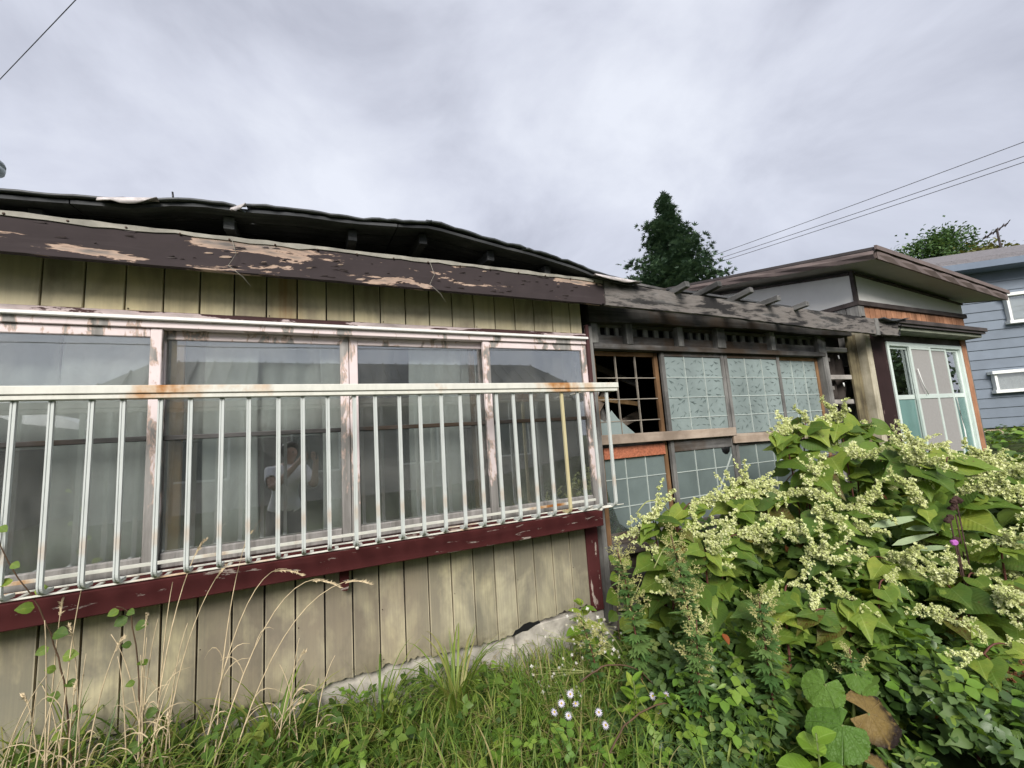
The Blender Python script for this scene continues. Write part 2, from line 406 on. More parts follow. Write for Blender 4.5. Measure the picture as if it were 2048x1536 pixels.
# lower siding boards with broken bottom edge
W = box('lower_wall', -3.2, 1.72, .172, .21, .28, .95, M_BAND, H)
xs = -1.055 - .140*14; k = 0
while xs < 1.70:
    x1 = min(xs+.140, 1.74); a, b = xs+.0038, x1-.0034
    zb = .245+.012*math.sin(xs*5)
    if xs < -.45: zb += .03*min(1, (-.45-xs)/.4)
    n = 7; bot = [(a+(b-a)*i/n, zb+RNG.uniform(-.006,.006)+(.012 if RNG.random() < .12 else 0)) for i in range(n+1)]
    if 1.08 < xs < 1.3: bot = [(p, z+(.05*max(0, (p-1.13)/.2) if p > 1.13 else 0)) for p, z in bot]
    elif xs >= 1.3: bot = [(p, z+.035) for p, z in bot]
    dy = RNG.uniform(-.0015,.0015)
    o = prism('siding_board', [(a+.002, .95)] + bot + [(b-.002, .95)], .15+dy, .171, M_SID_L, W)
    if k % 3 == 0:
        for zz in (.80, .56, .30): tube('nail', [(a+.011, .1475, zz), (a+.011, .16, zz)], .003, M_NAIL, W, 6)
    xs += .140; k += 1
# black plate drawn as the dark hole where the last boards are broken away
prism('footing_gap_dark', [(1.135, .232), (1.21, .246), (1.245, .243), (1.30, .262), (1.34, .27), (1.325, .286), (1.29, .282), (1.265, .292), (1.22, .287), (1.185, .268), (1.16, .264)], .1485, .15, M_BLACK, H)

# red brown sill beam, bracket, corner post
box('sill_beam', -3.2, 1.776, -.03, .145, .842, .945, M_RED, H, .004)
for xb in (-1.42, .165):
    prism('beam_bracket', [(xb-.028, .84), (xb+.02, .84), (xb+.018, .735), (xb+.008, .715), (xb-.02, .72), (xb-.026, .745)], .085, .148, M_RED, H)
box('corner_post', 1.735, 1.835, .135, .26, .25, .955, M_REDZ, H, .004)
box('corner_board', 1.845, 1.885, .10, .24, .16, 2.36, M_GREYZ, H, .003)
box('corner_trim', 1.795, 1.838, -.012, .04, .95, 2.22, M_GREYZ, H, .003)
tag(box('splintered_trim', 1.775, 1.80, -.028, .0, 1.5, 2.225, wood_mat('splintered_dark', (.05,.03,.03), (.30,.27,.25), 'Z', paint=(.07,.03,.03), peel=.55), H, .003), 'splintered dark strip at the window corner')

# window band: head board, white track, four sashes
box('head_board', -3.2, 1.79, -.018, .03, 2.135, 2.160, wood_mat('head_flaking', (.3,.25,.24), (.55,.48,.46), 'X', paint=(.07,.035,.035), peel=.50, primer=(.62,.5,.49)), H, .002)
box('window_track', -3.2, 1.785, -.034, -.004, 2.118, 2.134, M_ALUWHITE, H, .002)
box('head_rail', -3.2, 1.785, -.012, .09, 2.085, 2.117, M_PINK, H, .002)
box('window_sill', -3.2, 1.785, -.02, .14, .946, .972, M_RED, H, .004)
def leaf_print(name, x0, x1, z0, z1, y, mat, parent, n, L=.034):
    """bamboo leaf shapes etched in the glass, a scatter of pairs"""
    bm = bmesh.new()
    gx = max(1, round(math.sqrt(n*(x1-x0)/(z1-z0)))); gzn = max(1, round(n/gx))
    for q in range(gx*gzn):
        cx = x0+.015+(x1-x0-.03)*(q % gx+.5+RNG.uniform(-.36,.36))/gx; cz = z0+.015+(z1-z0-.03)*(q//gx+.5+RNG.uniform(-.36,.36))/gzn; a0 = RNG.choice([.9, 2.3, .5, 2.7])+RNG.uniform(-.35,.35)
        for da, off in ((0, 0), (RNG.uniform(.35,.6), .014)) if RNG.random() < .25 else ((0, 0),):
            a = a0+da; l = L*RNG.uniform(.7,1.1); w = l*.085
            px, pz = cx+off, cz
            pts = [(-.5, 0), (-.15, .9), (.15, .8), (.5, 0), (.15, -.8), (-.15, -.9)]
            bm.faces.new([bm.verts.new((px+u*l*math.cos(a)-v*w*math.sin(a), y, pz+u*l*math.sin(a)+v*w*math.cos(a))) for u, v in pts])
    o = finish(bm, name, mat, parent); o['kind'] = 'stuff'; return o
def old_sash(x0, x1, yf, label=None):
    z0, z1, st = .975, 2.084, .045
    bm = bmesh.new()
    bm_box(bm, x0, x0+st, yf, yf+.032, z0, z1, .003); bm_box(bm, x1-st, x1, yf, yf+.032, z0, z1, .003)
    bm_box(bm, x0+st, x1-st, yf+.003, yf+.03, z0, z0+.07, .006); bm_box(bm, x0+st, x1-st, yf+.003, yf+.03, z1-.042, z1, .003)
    o = finish(bm, 'window_sash', M_PINK, H)
    if label: tag(o, label)
    box('glazing_bar', x0+st, x1-st, yf+.006, yf+.026, 1.555, 1.578, M_GREYX, o, .003)
    box('pane', x0+st, x1-st, yf+.014, yf+.018, z0+.07, 1.555, M_GLASS, o, 0)
    box('pane', x0+st, x1-st, yf+.014, yf+.018, 1.578, z1-.042, M_GLASS, o, 0)
    return o
old_sash(-3.18, -2.30, .0); old_sash(-2.30, -1.46, .042)
old_sash(-1.462, -.632, .0, 'leftmost sash in view, its pink stile worn to bare grey wood')
old_sash(-.672, .199, .042, 'second sash, with a brown wooden stile')
old_sash(.202, 1.06, .042, 'third sash, pale pink stile flaking at the middle')
old_sash(.995, 1.785, .0, 'fourth sash beside the broken doors')
tag(box('inner_stile', -.615, -.562, .08, .11, .98, 2.08, M_BROWNL, H, .003), 'orange brown wooden stile just inside the glass')
box('inner_stile', .93, .965, .09, .12, .98, 2.08, M_BROWNW, H, .003)
box('inner_sill', -3.2, 1.78, .145, .5, .93, .96, M_GREYX, H, .003)
# inner sliding doors with etched leaves, and limp curtains in front of them
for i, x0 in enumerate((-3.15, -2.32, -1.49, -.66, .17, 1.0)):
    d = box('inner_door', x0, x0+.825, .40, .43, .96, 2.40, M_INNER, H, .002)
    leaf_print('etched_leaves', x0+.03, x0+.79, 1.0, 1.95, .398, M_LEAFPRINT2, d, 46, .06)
def curtain(x0, x1, z0, z1, y, amp, waves, lab=None):
    bm = bmesh.new(); nx, nz = max(12, int(waves*10)), 8; rows = []; ph = RNG.uniform(0, 6)
    for j in range(nz+1):
        t = j/nz; z = z1+(z0-z1)*t
        rows.append([bm.verts.new((x0+(x1-x0)*i/nx + .015*math.sin(3*t+ph), y+amp*(.5+.5*t)*math.sin(ph+2*math.pi*waves*i/nx + .5*t), z)) for i in range(nx+1)])
    for j in range(nz):
        for i in range(nx): bm.faces.new((rows[j][i], rows[j][i+1], rows[j+1][i+1], rows[j+1][i]))
    o = finish(bm, 'curtain', M_CURTAIN, H, True)
    md = o.modifiers.new('thickness', 'SOLIDIFY'); md.thickness = .003
    return o
for a, b in ((-1.05, -.67), (-.48, -.24), (.05, .19), (.56, .90), (-2.4, -2.0)): curtain(a, b, 1.0, 2.35, .17, .007, (b-a)*11)
for a, b in ((-.60, .14), (.60, 1.0), (-1.5, -1.05)): curtain(a, b, 1.55, 2.35, .21, .012, (b-a)*9)

# painted eaves board, with its pale flashing, and the bare continuation to the right
def long_board(name, x0, x1, y0, y1, ztop, zbot, mat, parent, n=40, jit=.003):
    bm = bmesh.new(); prev = None
    for i in range(n+1):
        x = x0+(x1-x0)*i/n; zt, zb = ztop(x)+RNG.uniform(-jit,jit), zbot(x)+RNG.uniform(-jit,jit)
        ring = [bm.verts.new(p) for p in ((x,y0,zb),(x,y0,zt),(x,y1,zt),(x,y1,zb))]
        if prev:
            for k in range(4): bm.faces.new((prev[k], prev[(k+1)%4], ring[(k+1)%4], ring[k]))
        else: bm.faces.new(ring)
        prev = ring
    bm.faces.new(prev[::-1]); bmesh.ops.recalc_face_normals(bm, faces=bm.faces)
    return finish(bm, name, mat, parent)
top1 = lambda x: 2.487+.004*math.sin(x*2.1); bot1 = lambda x: 2.326+.003*math.sin(x*3+1)
F1 = long_board('eaves_board', -3.2, 1.828, -.2, -.165, top1, bot1, M_FASCIA, H, 50, .0015)
tag(F1, 'brown eaves board with paint flaking off in pale patches')
long_board('flashing', -3.2, 1.82, -.206, -.16, lambda x: 2.494+.004*math.sin(x*2.1), lambda x: 2.474+.004*math.sin(x*2.1)+.003*math.sin(x*9)+.003*math.sin(x*31), M_FLASH, F1, 70, .003)
long_board('lower_lip', -3.2, 1.80, -.203, -.17, lambda x: 2.334, lambda x: 2.320, M_FASCIA, F1, 60, .002)
for i in range(16):
    x = -1.1+i*.19; tube('nail', [(x, -.2085, 2.476), (x, -.2, 2.476)], .005, M_NAIL, F1, 6)
def flakes(name, n, xr, zr, y, mat, parent, s=(.012,.045)):
    bm = bmesh.new()
    for _ in range(n):
        x, z = RNG.uniform(*xr), RNG.uniform(*zr); l = RNG.uniform(*s); h = l*RNG.uniform(.10,.2); t = RNG.uniform(-.12,.12); lift = RNG.uniform(.003,.011)
        q = []
        for u, v, w in ((0,0,0), (.35,-.25,.0), (.8,-.1,.3), (1,.35,1), (.75,.9,.8), (.3,.8,.4)):
            q.append(bm.verts.new((x+u*l, y-.0012-w*lift, z+v*h+u*l*t)))
        bm.faces.new((q[0], q[1], q[5])); bm.faces.new((q[1], q[2], q[4], q[5])); bm.faces.new((q[2], q[3], q[4]))
    o = finish(bm, name, mat, parent); o['kind'] = 'stuff'; o.modifiers.new('thickness', 'SOLIDIFY').thickness = .0012
M_FLAKE = plain('curled_brown_paint', (.05,.038,.038), .6, .3, .3, 30); M_FLAKEP = plain('curled_pale_primer', (.50,.37,.29), .8, .2, .3, 30)
flakes('paint_flakes', 70, (-1.3, 1.8), (2.335, 2.465), -.2, M_FLAKE, F1); flakes('primer_flakes', 8, (-1.3, 1.8), (2.332, 2.46), -.2, M_FLAKEP, F1, (.02,.06))
for x in (-.33, .62): tube('wire_end', [(x, -.207, 2.48), (x+.02, -.222, 2.40), (x-.01, -.225, 2.34), (x+.05, -.222, 2.29), (x+.08, -.21, 2.25)], .0012, M_FLASH, F1, 5)
def t2(x): u = (x-1.83)/3.75; return 2.488-.088*u+.012*math.sin(x*1.7)
def b2(x): u = (x-1.83)/3.75; return 2.322-.066*u+.006*math.sin(x*2.3+1)
F2 = long_board('eaves_board', 1.832, 5.20, -.205, -.168, t2, b2, M_FASC2, H, 60, .003)
tag(F2, 'bare grey weathered eaves board over the broken doors')
F3 = long_board('eaves_board', 5.206, 5.62, -.203, -.17, t2, b2, M_FASC2, H, 8, .003)
tag(F3, 'loose end of the eaves board in front of the porch')
box('iron_strap', 5.17, 5.235, -.212, -.16, 2.25, 2.425, M_GREYZ, F3, .002)
tube('bent_hook', [(5.60, -.21, 2.395), (5.63, -.23, 2.38), (5.61, -.21, 2.30), (5.60, -.212, 2.262), (5.57, -.21, 2.256)], .006, M_BLACK, F3, 6)
long_board('curled_strip', 5.25, 5.75, -.26, -.14, lambda x: 2.428+.02*math.sin(x*9), lambda x: 2.42+.02*math.sin(x*9), M_TIN, F3, 10, .004)
box('soffit_board', -3.2, 1.8, -.163, -.006, 2.40, 2.415, M_DARKWOOD, H, 0)

# roof: lifted tin sheets on boards and rafters
EX = [-3.2, -1.11, -.79, -.69, -.55, -.42, -.28, -.04, .2, .51, .63, .77, 1.06, 1.26, 1.56, 1.75, 2.0, 2.4]
EZ = [2.53, 2.545, 2.57, 2.575, 2.615, 2.63, 2.63, 2.65, 2.65, 2.675, 2.69, 2.67, 2.63, 2.61, 2.56, 2.515, 2.485, 2.47]
def edge_z(x): return float(np.interp(x, EX, EZ))
def roof_z(x, y):
    w = max(0., 1-(y+.24)/1.5); return 2.545+.15*(y+.24) + (edge_z(x)-2.545)*(w*w*(3-2*w))
R_ = box('roof', -3.2, 2.3, 3.0, 3.1, 2.85, 2.97, M_DARKWOOD, H)
def roof_sheet(x0, x1, dz, edge_jit, y0=-.25, mat=M_TIN, tear=None):
    bm = bmesh.new(); nx = max(8, int((x1-x0)/.04)); ny = 14; rows = []
    for j in range(ny+1):
        row = []
        for i in range(nx+1):
            x = x0+(x1-x0)*i/nx; t = j/ny
            y = y0+(3.1-y0)*t**1.5 + (RNG.uniform(-edge_jit, edge_jit) if j == 0 else 0)
            z = roof_z(x, y)+dz+.0025*math.sin(x*7+dz*900) + (RNG.uniform(-.005,.005) if j == 0 else 0)
            if tear and j < 2: z += tear(x)*(1-j*.5)
            row.append(bm.verts.new((x, y, z)))
        rows.append(row)
    for j in range(ny):
        for i in range(nx): bm.faces.new((rows[j][i], rows[j][i+1], rows[j+1][i+1], rows[j+1][i]))
    o = finish(bm, 'tin_sheet', mat, R_, True)
    md = o.modifiers.new('thickness', 'SOLIDIFY'); md.thickness = .011; md.offset = 1
    return o
roof_sheet(-3.2, -.68, .006, .002)
roof_sheet(-.74, -.275, .0, .006, tear=lambda x: -.03 if x > -.31 else 0.)
roof_sheet(-.268, .632, .004, .006)
roof_sheet(.60, 1.22, .010, .006)
roof_sheet(1.20, 2.12, .004, .006)
# curled torn scraps along the edge
for (xa, xb, za, zb, mt) in ((-.80, -.60, 2.565, 2.60, M_TINLIGHT), (-.33, -.27, 2.60, 2.635, M_TINLIGHT), (1.72, 2.1, 2.50, 2.482, M_TINLIGHT)):
    bm = bmesh.new(); pv = None
    for i in range(9):
        t = i/8; x = xa+(xb-xa)*t; z = za+(zb-za)*t; w = .03*math.sin(math.pi*min(1, t*.9+.12))+.004
        ring = [bm.verts.new(p) for p in ((x, -.275-.01*math.sin(i), z-w*.6+RNG.uniform(-.004,.004)), (x, -.268, z+.004), (x, -.24, z+w*.35))]
        if pv:
            for k in range(2): bm.faces.new((pv[k], ring[k], ring[k+1], pv[k+1]))
        pv = ring
    o = finish(bm, 'torn_tin_scrap', mt, R_, True); o.modifiers.new('thickness', 'SOLIDIFY').thickness = .004
tube('bent_nail', [(-.548, -.25, 2.61), (-.552, -.25, 2.65)], .004, M_BLACK, R_, 5)
for j in range(6):       # boards seen from below
    ya = -.235+.16*j
    for xa, xb in ((-3.2, -.9), (-.895, .44), (.446, 2.05)):
        bm = bmesh.new(); pv = None; n = 20
        for i in range(n+1):
            x = xa+(xb-xa)*i/n
            ring = [bm.verts.new((x, y, roof_z(x, y)-q)) for y, q in ((ya+.004*(j % 2), .006), (ya+.148, .006), (ya+.148, .022), (ya+.004*(j % 2), .022))]
            if pv:
                for k in range(4): bm.faces.new((pv[k], pv[(k+1)%4], ring[(k+1)%4], ring[k]))
            else: bm.faces.new(ring)
            pv = ring
        bm.faces.new(pv[::-1]); bmesh.ops.recalc_face_normals(bm, faces=bm.faces)
        finish(bm, 'roof_board', M_DARKWOOD, R_)
for x in (-1.9, -1.03, -.35, .215, .60, 1.02, 1.42, 1.78):
    z0, z1 = roof_z(x, -.2)-.055, roof_z(x, 2.4)-.055
    beam('rafter', (x, -.16, z0), (x, 1.2, roof_z(x, 1.2)-.06), .045, .06, M_DARKWOOD, R_)
# bare rafters and purlins where the roof has gone
for x, zt, l, k in ((2.50, 2.508, .45, -.14), (2.84, 2.542, .75, -.10), (3.20, 2.528, .8, -.16), (3.53, 2.486, .55, -.05), (3.91, 2.468, .75, -.10)):
    beam('rafter', (x, -.315, zt-.018), (x-.03, -.315+l, zt-.018+l*k), .045, .045, M_GREYY, R_, .003)
beam('purlin', (1.95, .16, 2.58), (4.7, .10, 2.50), .06, .06, M_DARKWOOD, R_, .003)
beam('purlin', (1.9, .45, 2.66), (3.4, .4, 2.62), .06, .05, M_DARKWOOD, R_, .003)
beam('loose_batten', (2.0, -.10, 2.545), (2.75, .05, 2.57), .05, .02, M_GREYX, R_, .002)
beam('loose_batten', (2.6, -.02, 2.56), (4.1, -.05, 2.505), .05, .018, M_DARKWOOD, R_, .002)
vp = tube('vent_pipe', [(-1.785, 1.0, 2.6), (-1.785, 1.0, 3.27)], .045, plain('pipe_mauve', (.55,.45,.55), .5), H, 16)
bm = bmesh.new()
prof = [(.06, 3.0), (.075, 3.02), (.11, 3.05), (.115, 3.09), (.10, 3.095), (.10, 3.115), (.115, 3.12), (.108, 3.15), (.08, 3.185), (.03, 3.20), (0.002, 3.203)]
pv = None
for r_, z_ in prof:
    ring = [bm.verts.new((-1.785+.8*r_*math.cos(a*math.pi/10), 1.0+.8*r_*math.sin(a*math.pi/10), 3.25+(z_-3.0)*.62)) for a in range(20)]
    if pv:
        for k in range(20): bm.faces.new((pv[k], pv[(k+1)%20], ring[(k+1)%20], ring[k]))
    pv = ring
finish(bm, 'pipe_cap', plain('cap_grey', (.42,.46,.44), .5), vp, True)

# the bare timber bay with glazed doors
HB = long_board('header_beam', 1.83, 5.15, .0, .12, lambda x: 2.40, lambda x: 2.284-.035*max(0, 1-abs(x-1.95)/.5)+.008*math.sin(x*4), M_CHARX, H, 40, .003)
box('transom_backing', 1.89, 5.15, .135, .15, 2.17, 2.40, M_BLACK, H, 0)  # flat black sheet closing the gaps of the transom lattice
posts = [1.90, 2.225, 2.755, 3.225, 3.92, 4.645]
for i, x in enumerate(posts):
    w = .05 if i == 3 else .03
    box('transom_post', x-w, x+w, .035 if i == 3 else .04, .15, 2.113, 2.29, M_GREYZ, H, .003)
for i in range(5):
    a, b = posts[i]+(.055 if i == 3 else .035), posts[i+1]-(.055 if i+1 == 3 else .035)
    tp = box('transom_plank', a, b, .085, .105, 2.117, 2.188, M_GREYX, H, .002)
    box('transom_rail', a, b,   .082, .11, 2.250, 2.278, M_GREYX, tp, .002)
    n = 4 if b-a < .5 else 5; n = 3 if i == 0 else n
    for k in range(n):
        c = a+(b-a)*(k+.5)/n+RNG.uniform(-.006,.006); w = (b-a)/n*.2
        box('lattice_block', c-w, c+w, .09, .11, 2.185, 2.252, M_GREYZ, tp, .002)
box('lintel', 1.888, 4.72, .045, .15, 2.072, 2.113, M_GREYX, H, .003)
box('door_post', 4.685, 4.765, .055, .16, .45, 2.27, M_GREYZ, H, .003)
box('door_sill', 1.888, 4.68, .04, .17, .60, .66, M_GREYX, H, .004)
box('sill_boarding', 1.888, 4.68, .10, .165, .30, .598, M_GREYX, H, .004)
def glazed_door(x0, x1, yf, kind, up, low):
    """kind: frame timber; up: 'frost' or 'broken'"""
    mz, mx = (M_BROWNW, M_BROWNX) if kind == 'brown' else (M_GREYZ, M_GREYX)
    st = .036; z0, zm0, zm1, z1 = .66, 1.27, 1.375, 2.07
    bm = bmesh.new()
    bm_box(bm, x0, x0+st, yf, yf+.03, z0, z1, .003); bm_box(bm, x1-st, x1, yf, yf+.03, z0, z1, .003)
    o = finish(bm, 'glazed_door', mz, H)
    for za, zb in ((z0, z0+.08), (zm0, zm1), (z1-.034, z1)):
        box('door_rail', x0+st, x1-st, yf+.002, yf+.028, za, zb, mx if za > 2 or kind != 'brown' else M_GREYX, o, .003)
    a, b = x0+st, x1-st
    def grid(za, zb, xsn, dz, zstart, mat=M_MUNTIN, skip=()):
        for k in range(1, xsn):
            x = a+(b-a)*k/xsn
            box('glazing_bar', x-.0028, x+.0028, yf+.005, yf+.022, za, zb, mat, o, 0)
        z = zstart; k = 0
        while z > za+.04:
            if k not in skip: box('glazing_bar', a, b, yf+.007, yf+.021, z-.003, z+.003, mat, o, 0)
            z -= dz; k += 1
    if up == 'frost':
        p = box('pane', a, b, yf+.012, yf+.016, zm1, z1-.034, M_FROST, o, 0)
        leaf_print('etched_leaves', a, b, zm1, z1-.04, yf+.0112, M_LEAFPRINT, p, int(105*(b-a)/.62), .052)
    grid(zm1, z1-.034, 3, .165, 1.865, M_MUNTIN if up == 'frost' else M_DIMBAR)
    if low:
        p = box('pane', a, b, yf+.012, yf+.016, z0+.08, zm0, M_FROSTDK, o, 0)
        grid(z0+.08, zm0, 3, .20, 1.11)
    return o
d1 = glazed_door(1.90, 2.55, .115, 'brown', 'broken', True)
tag(d1, 'broken door with bare glazing bars and a dark opening')
prism('glass_shard', [(1.94, 1.376), (1.94, 1.56), (1.985, 1.53), (2.05, 1.62), (2.10, 1.56), (2.30, 1.40), (2.36, 1.376)], .127, .131, M_FROST, d1)
prism('glass_shard', [(1.936, .70), (1.936, 1.05), (1.96, .96), (2.02, .80), (2.10, .75), (2.2, .78), (2.25, .70)], .118, .121, M_SHARD, d1)
tag(box('copper_strip', 1.93, 2.515, .103, .112, 1.262, 1.345, M_COPPER, d1, 0), 'strip of crinkled copper coloured foil')
d2 = glazed_door(2.555, 3.275, .08, 'grey', 'frost', True)
prism('crack_tape', [(2.98, .86), (3.0, .86), (3.235, 1.20), (3.225, 1.215)], .0885, .0895, M_MUNTIN, d2)
tube('hole_dark_disc', [(3.17, .088, 1.262), (3.17, .096, 1.262)], .05, M_BLACK, d2, 10)  # black disc on the pane, drawn for the darkness inside a hole
glazed_door(3.285, 4.03, .08, 'grey', 'frost', True)
glazed_door(4.03, 4.685, .115, 'brown', 'frost', True)
P1 = box('nailed_plank', 1.87, 3.27, .045, .068, 1.365, 1.435, M_NEWPLANK, H, .003, Matrix.Rotation(rad(.4), 3, 'Y'))
tag(P1, 'pale plank nailed across the broken door')
P2 = box('nailed_plank', 3.24, 4.55, .05, .072, 1.285, 1.365, M_NEWPLANK, H, .003, Matrix.Rotation(rad(1.0), 3, 'Y'))
tag(P2, 'lower pale plank nailed across the right hand doors')
for p, q, w, h, mm in (((1.96, .42, 1.44), (2.62, .75, 1.98), .03, .07, M_NEWPLANK), ((2.10, .40, 2.02), (2.66, .50, 1.86), .02, .05, M_GREYX), ((2.02, .55, 1.78), (2.75, .62, 1.70), .03, .04, M_BROWNL), ((2.45, .5, 1.0), (2.30, .8, 2.1), .05, .05, M_GREYZ), ((2.2, .7, 1.4), (3.0, .9, 1.62), .04, .08, M_NEWPLANK)):
    beam('fallen_timber', p, q, w, h, mm, H, .003)
curt = bmesh.new(); rw = []
for j in range(9):
    rw.append([curt.verts.new((2.06+.03*i+.012*math.sin(j*1.3), .46+.02*math.sin(i*2.1+j*.6), 2.04-.035*j-.01*i)) for i in range(5)])
for j in range(8):
    for i in range(4): curt.faces.new((rw[j][i], rw[j][i+1], rw[j+1][i+1], rw[j+1][i]))
o = finish(curt, 'hanging_rag', M_CURTAIN, H, True); o.modifiers.new('thickness', 'SOLIDIFY').thickness = .003
# things collapsed inside, seen through the broken door
for p, q, w, h, mm in (((2.1, 1.2, 1.2), (3.2, 2.2, 2.3), .09, .09, M_GREYX), ((1.95, 1.4, 2.2), (3.1, 1.0, 1.3), .05, .07, M_BROWNX), ((2.0, .9, 1.9), (2.9, 1.6, 2.05), .05, .05, M_NEWPLANK),
                       ((2.3, .8, 2.0), (2.9, 1.3, 1.72), .03, .1, M_GREYX), ((2.7, 2.0, .5), (2.5, 1.4, 2.3), .08, .08, M_GREYZ), ((2.0, 1.9, 1.0), (4.0, 2.6, 2.0), .06, .12, M_BROWNX)):
    beam('fallen_timber', p, q, w, h, mm, H, .003)
box('inner_screen', 2.0, 2.6, 1.9, 1.93, .45, 1.5, plain('dirty_paper', (.30,.24,.19), .9), H, .002, Matrix.Rotation(rad(14), 3, 'Y'))
# ladder like bare lath wall, torn cloth, leaning boards
LW = box('lath_wall', 4.77, 5.34, .30, .33, .4, 2.35, M_DARK, H, 0)
for z, x0, x1 in ((2.155, 4.755, 5.2), (1.865, 4.765, 5.17), (1.61, 4.77, 5.13), (1.30, 4.765, 5.15), (1.02, 4.765, 5.15)):
    box('lath', x0, x1, .07, .115, z-.024, z+.024, M_LATH, LW, .004, Matrix.Rotation(rad(RNG.uniform(-.8,.8)), 3, 'Y'))
for x, z0, z1 in ((4.84, 1.89, 2.06), (4.86, 1.63, 1.84), (4.86, 1.33, 1.54), (4.85, 1.05, 1.25)):
    box('lath', x-.024, x+.024, .12, .15, z0, z1, M_LATH, LW, .003)
for z in (2.06, 1.76, 1.55): box('lath', 4.78, 4.93, .125, .145, z-.02, z+.02, M_LATH, LW, .003)
for x, z in ((5.02, 2.10), (5.03, 1.81), (5.05, 1.55)): tube('insulator', [(x, .09, z), (x+.004, .09, z-.04)], .007, M_WHITEMETAL, LW, 6)
bm = bmesh.new(); rows = []
for j in range(15):
    t = j/14; z = 2.27-1.6*t
    rows.append([bm.verts.new((4.93+.25*i/10+.03*math.sin(4*t+1)+.02*math.sin(9*t)*(i/10-.5), .20+.035*math.sin(i*1.9+3*t)+.02*math.sin(7*t+i), z)) for i in range(11)])
for j in range(14):
    for i in range(10): bm.faces.new((rows[j][i], rows[j][i+1], rows[j+1][i+1], rows[j+1][i]))
cl = finish(bm, 'torn_cloth', M_CLOTH, H, True); cl.modifiers.new('thickness', 'SOLIDIFY').thickness = .004
for i, (x, w) in enumerate(((5.165, .06), (5.228, .058), (5.288, .055))):
    box('wall_board', x, x+w-.004, .055+.004*i, .08+.004*i, .45, 2.33, M_OLIVE, H, .003, Matrix.Rotation(rad(-.6+.3*i), 3, 'Y'))
prism('splintered_board', [(5.13, .5), (5.19, .5), (5.185, 1.3), (5.16, 1.42), (5.15, 1.35), (5.135, 1.1)], .03, .05, M_NEWPLANK, H)

# ------------------------------------------------------------------ window guard rail
GR = thing('guard_rail', (.3, -.2, .97), 'pale metal window guard rail with rust stains and close upright bars', 'railing')
box('top_rail', -3.1, 1.806, -.285, -.225, 1.738, 1.772, M_ALU, GR, .003)
box('rail_lip', -3.1, 1.80, -.278, -.232, 1.718, 1.736, M_ALU, GR, .002)
bars = [-1.005+.1088*i for i in range(-18, 27)]
def bar_mesh():
    bm = bmesh.new(); pts = [(-.255, 1.722), (-.255, 1.6), (-.255, 1.3), (-.255, 1.035)]
    for a in range(1, 7):
        t = a*math.pi/12*1.05; pts.append((-.255+.03*(1-math.cos(t)), 1.035-.03*math.sin(t)))
    pts.append((-.175, 1.004))
    pv = None; hw, th = .0086, .007
    for i, (y, z) in enumerate(pts):
        a, b = pts[max(0, i-1)], pts[min(len(pts)-1, i+1)]
        dy, dz = b[0]-a[0], b[1]-a[1]; l = math.hypot(dy, dz); ny, nz = -dz/l, dy/l      # outward = -Y at top
        sec = [(-hw, 0), (-hw, -th), (-hw*.35, -th), (-hw*.3, -th*.6), (hw*.3, -th*.6), (hw*.35, -th), (hw, -th), (hw, th), (-hw, th)]
        ring = [bm.verts.new((u, y+ny*v, z+nz*v)) for u, v in sec]
        if pv:
            n = len(sec)
            for k in range(n): bm.faces.new((pv[k], pv[(k+1)%n], ring[(k+1)%n], ring[k]))
        else: bm.faces.new(ring)
        pv = ring
    bm.faces.new(pv[::-1]); bmesh.ops.recalc_face_normals(bm, faces=bm.faces)
    me = bpy.data.meshes.new('bar'); bm.to_mesh(me); bm.free(); return me
BM1 = bar_mesh(); BM1.materials.append(M_ALUBAR); BM2 = BM1.copy(); BM2.materials.clear(); BM2.materials.append(M_BARRUST)
for i, x in enumerate(bars):
    if x > 1.80: continue
    o = link('bar', BM2 if abs(x-1.388) < .05 else BM1, None, GR); place(o, Matrix.Translation((x, RNG.uniform(-.002,.002), 0)) @ Matrix.Rotation(rad(RNG.uniform(-.25,.25)), 4, 'Y'))
    if abs(x-1.388) < .05: tag(o, 'bar stained yellow brown with rust')
box('front_runner', -3.1, 1.72, -.226, -.210, .992, .9975, M_ALU, GR, .001)
box('middle_runner', -3.1, 1.70, -.150, -.138, .999, 1.005, M_ALU, GR, .001)
box('wall_runner', -3.1, 1.70, -.075, -.060, 1.018, 1.032, M_ALU, GR, .001)
CM = bpy.data.meshes.new('cross_piece'); bm = bmesh.new(); bm_box(bm, -.008, .008, -.21, -.14, .990, .9955, .001); bm.to_mesh(CM); bm.free(); CM.materials.append(M_ALU)
for x in bars:
    if x < 1.68: place(link('cross_piece', CM, None, GR), Matrix.Translation((x+.03, 0, 0)))
for x in (-2.9, -1.3, .2, 1.62):
    tube('fixing_arm', [(x, -.24, .99), (x, -.02, .98)], .008, M_ALU, GR, 6)
    tube('fixing_arm', [(x, -.24, 1.73), (x, .0, 1.73)], .006, M_ALU, GR, 6)
tube('end_tie', [(1.62, -.20, 1.0), (1.80, -.225, 1.0)], .004, M_ALU, GR, 6)

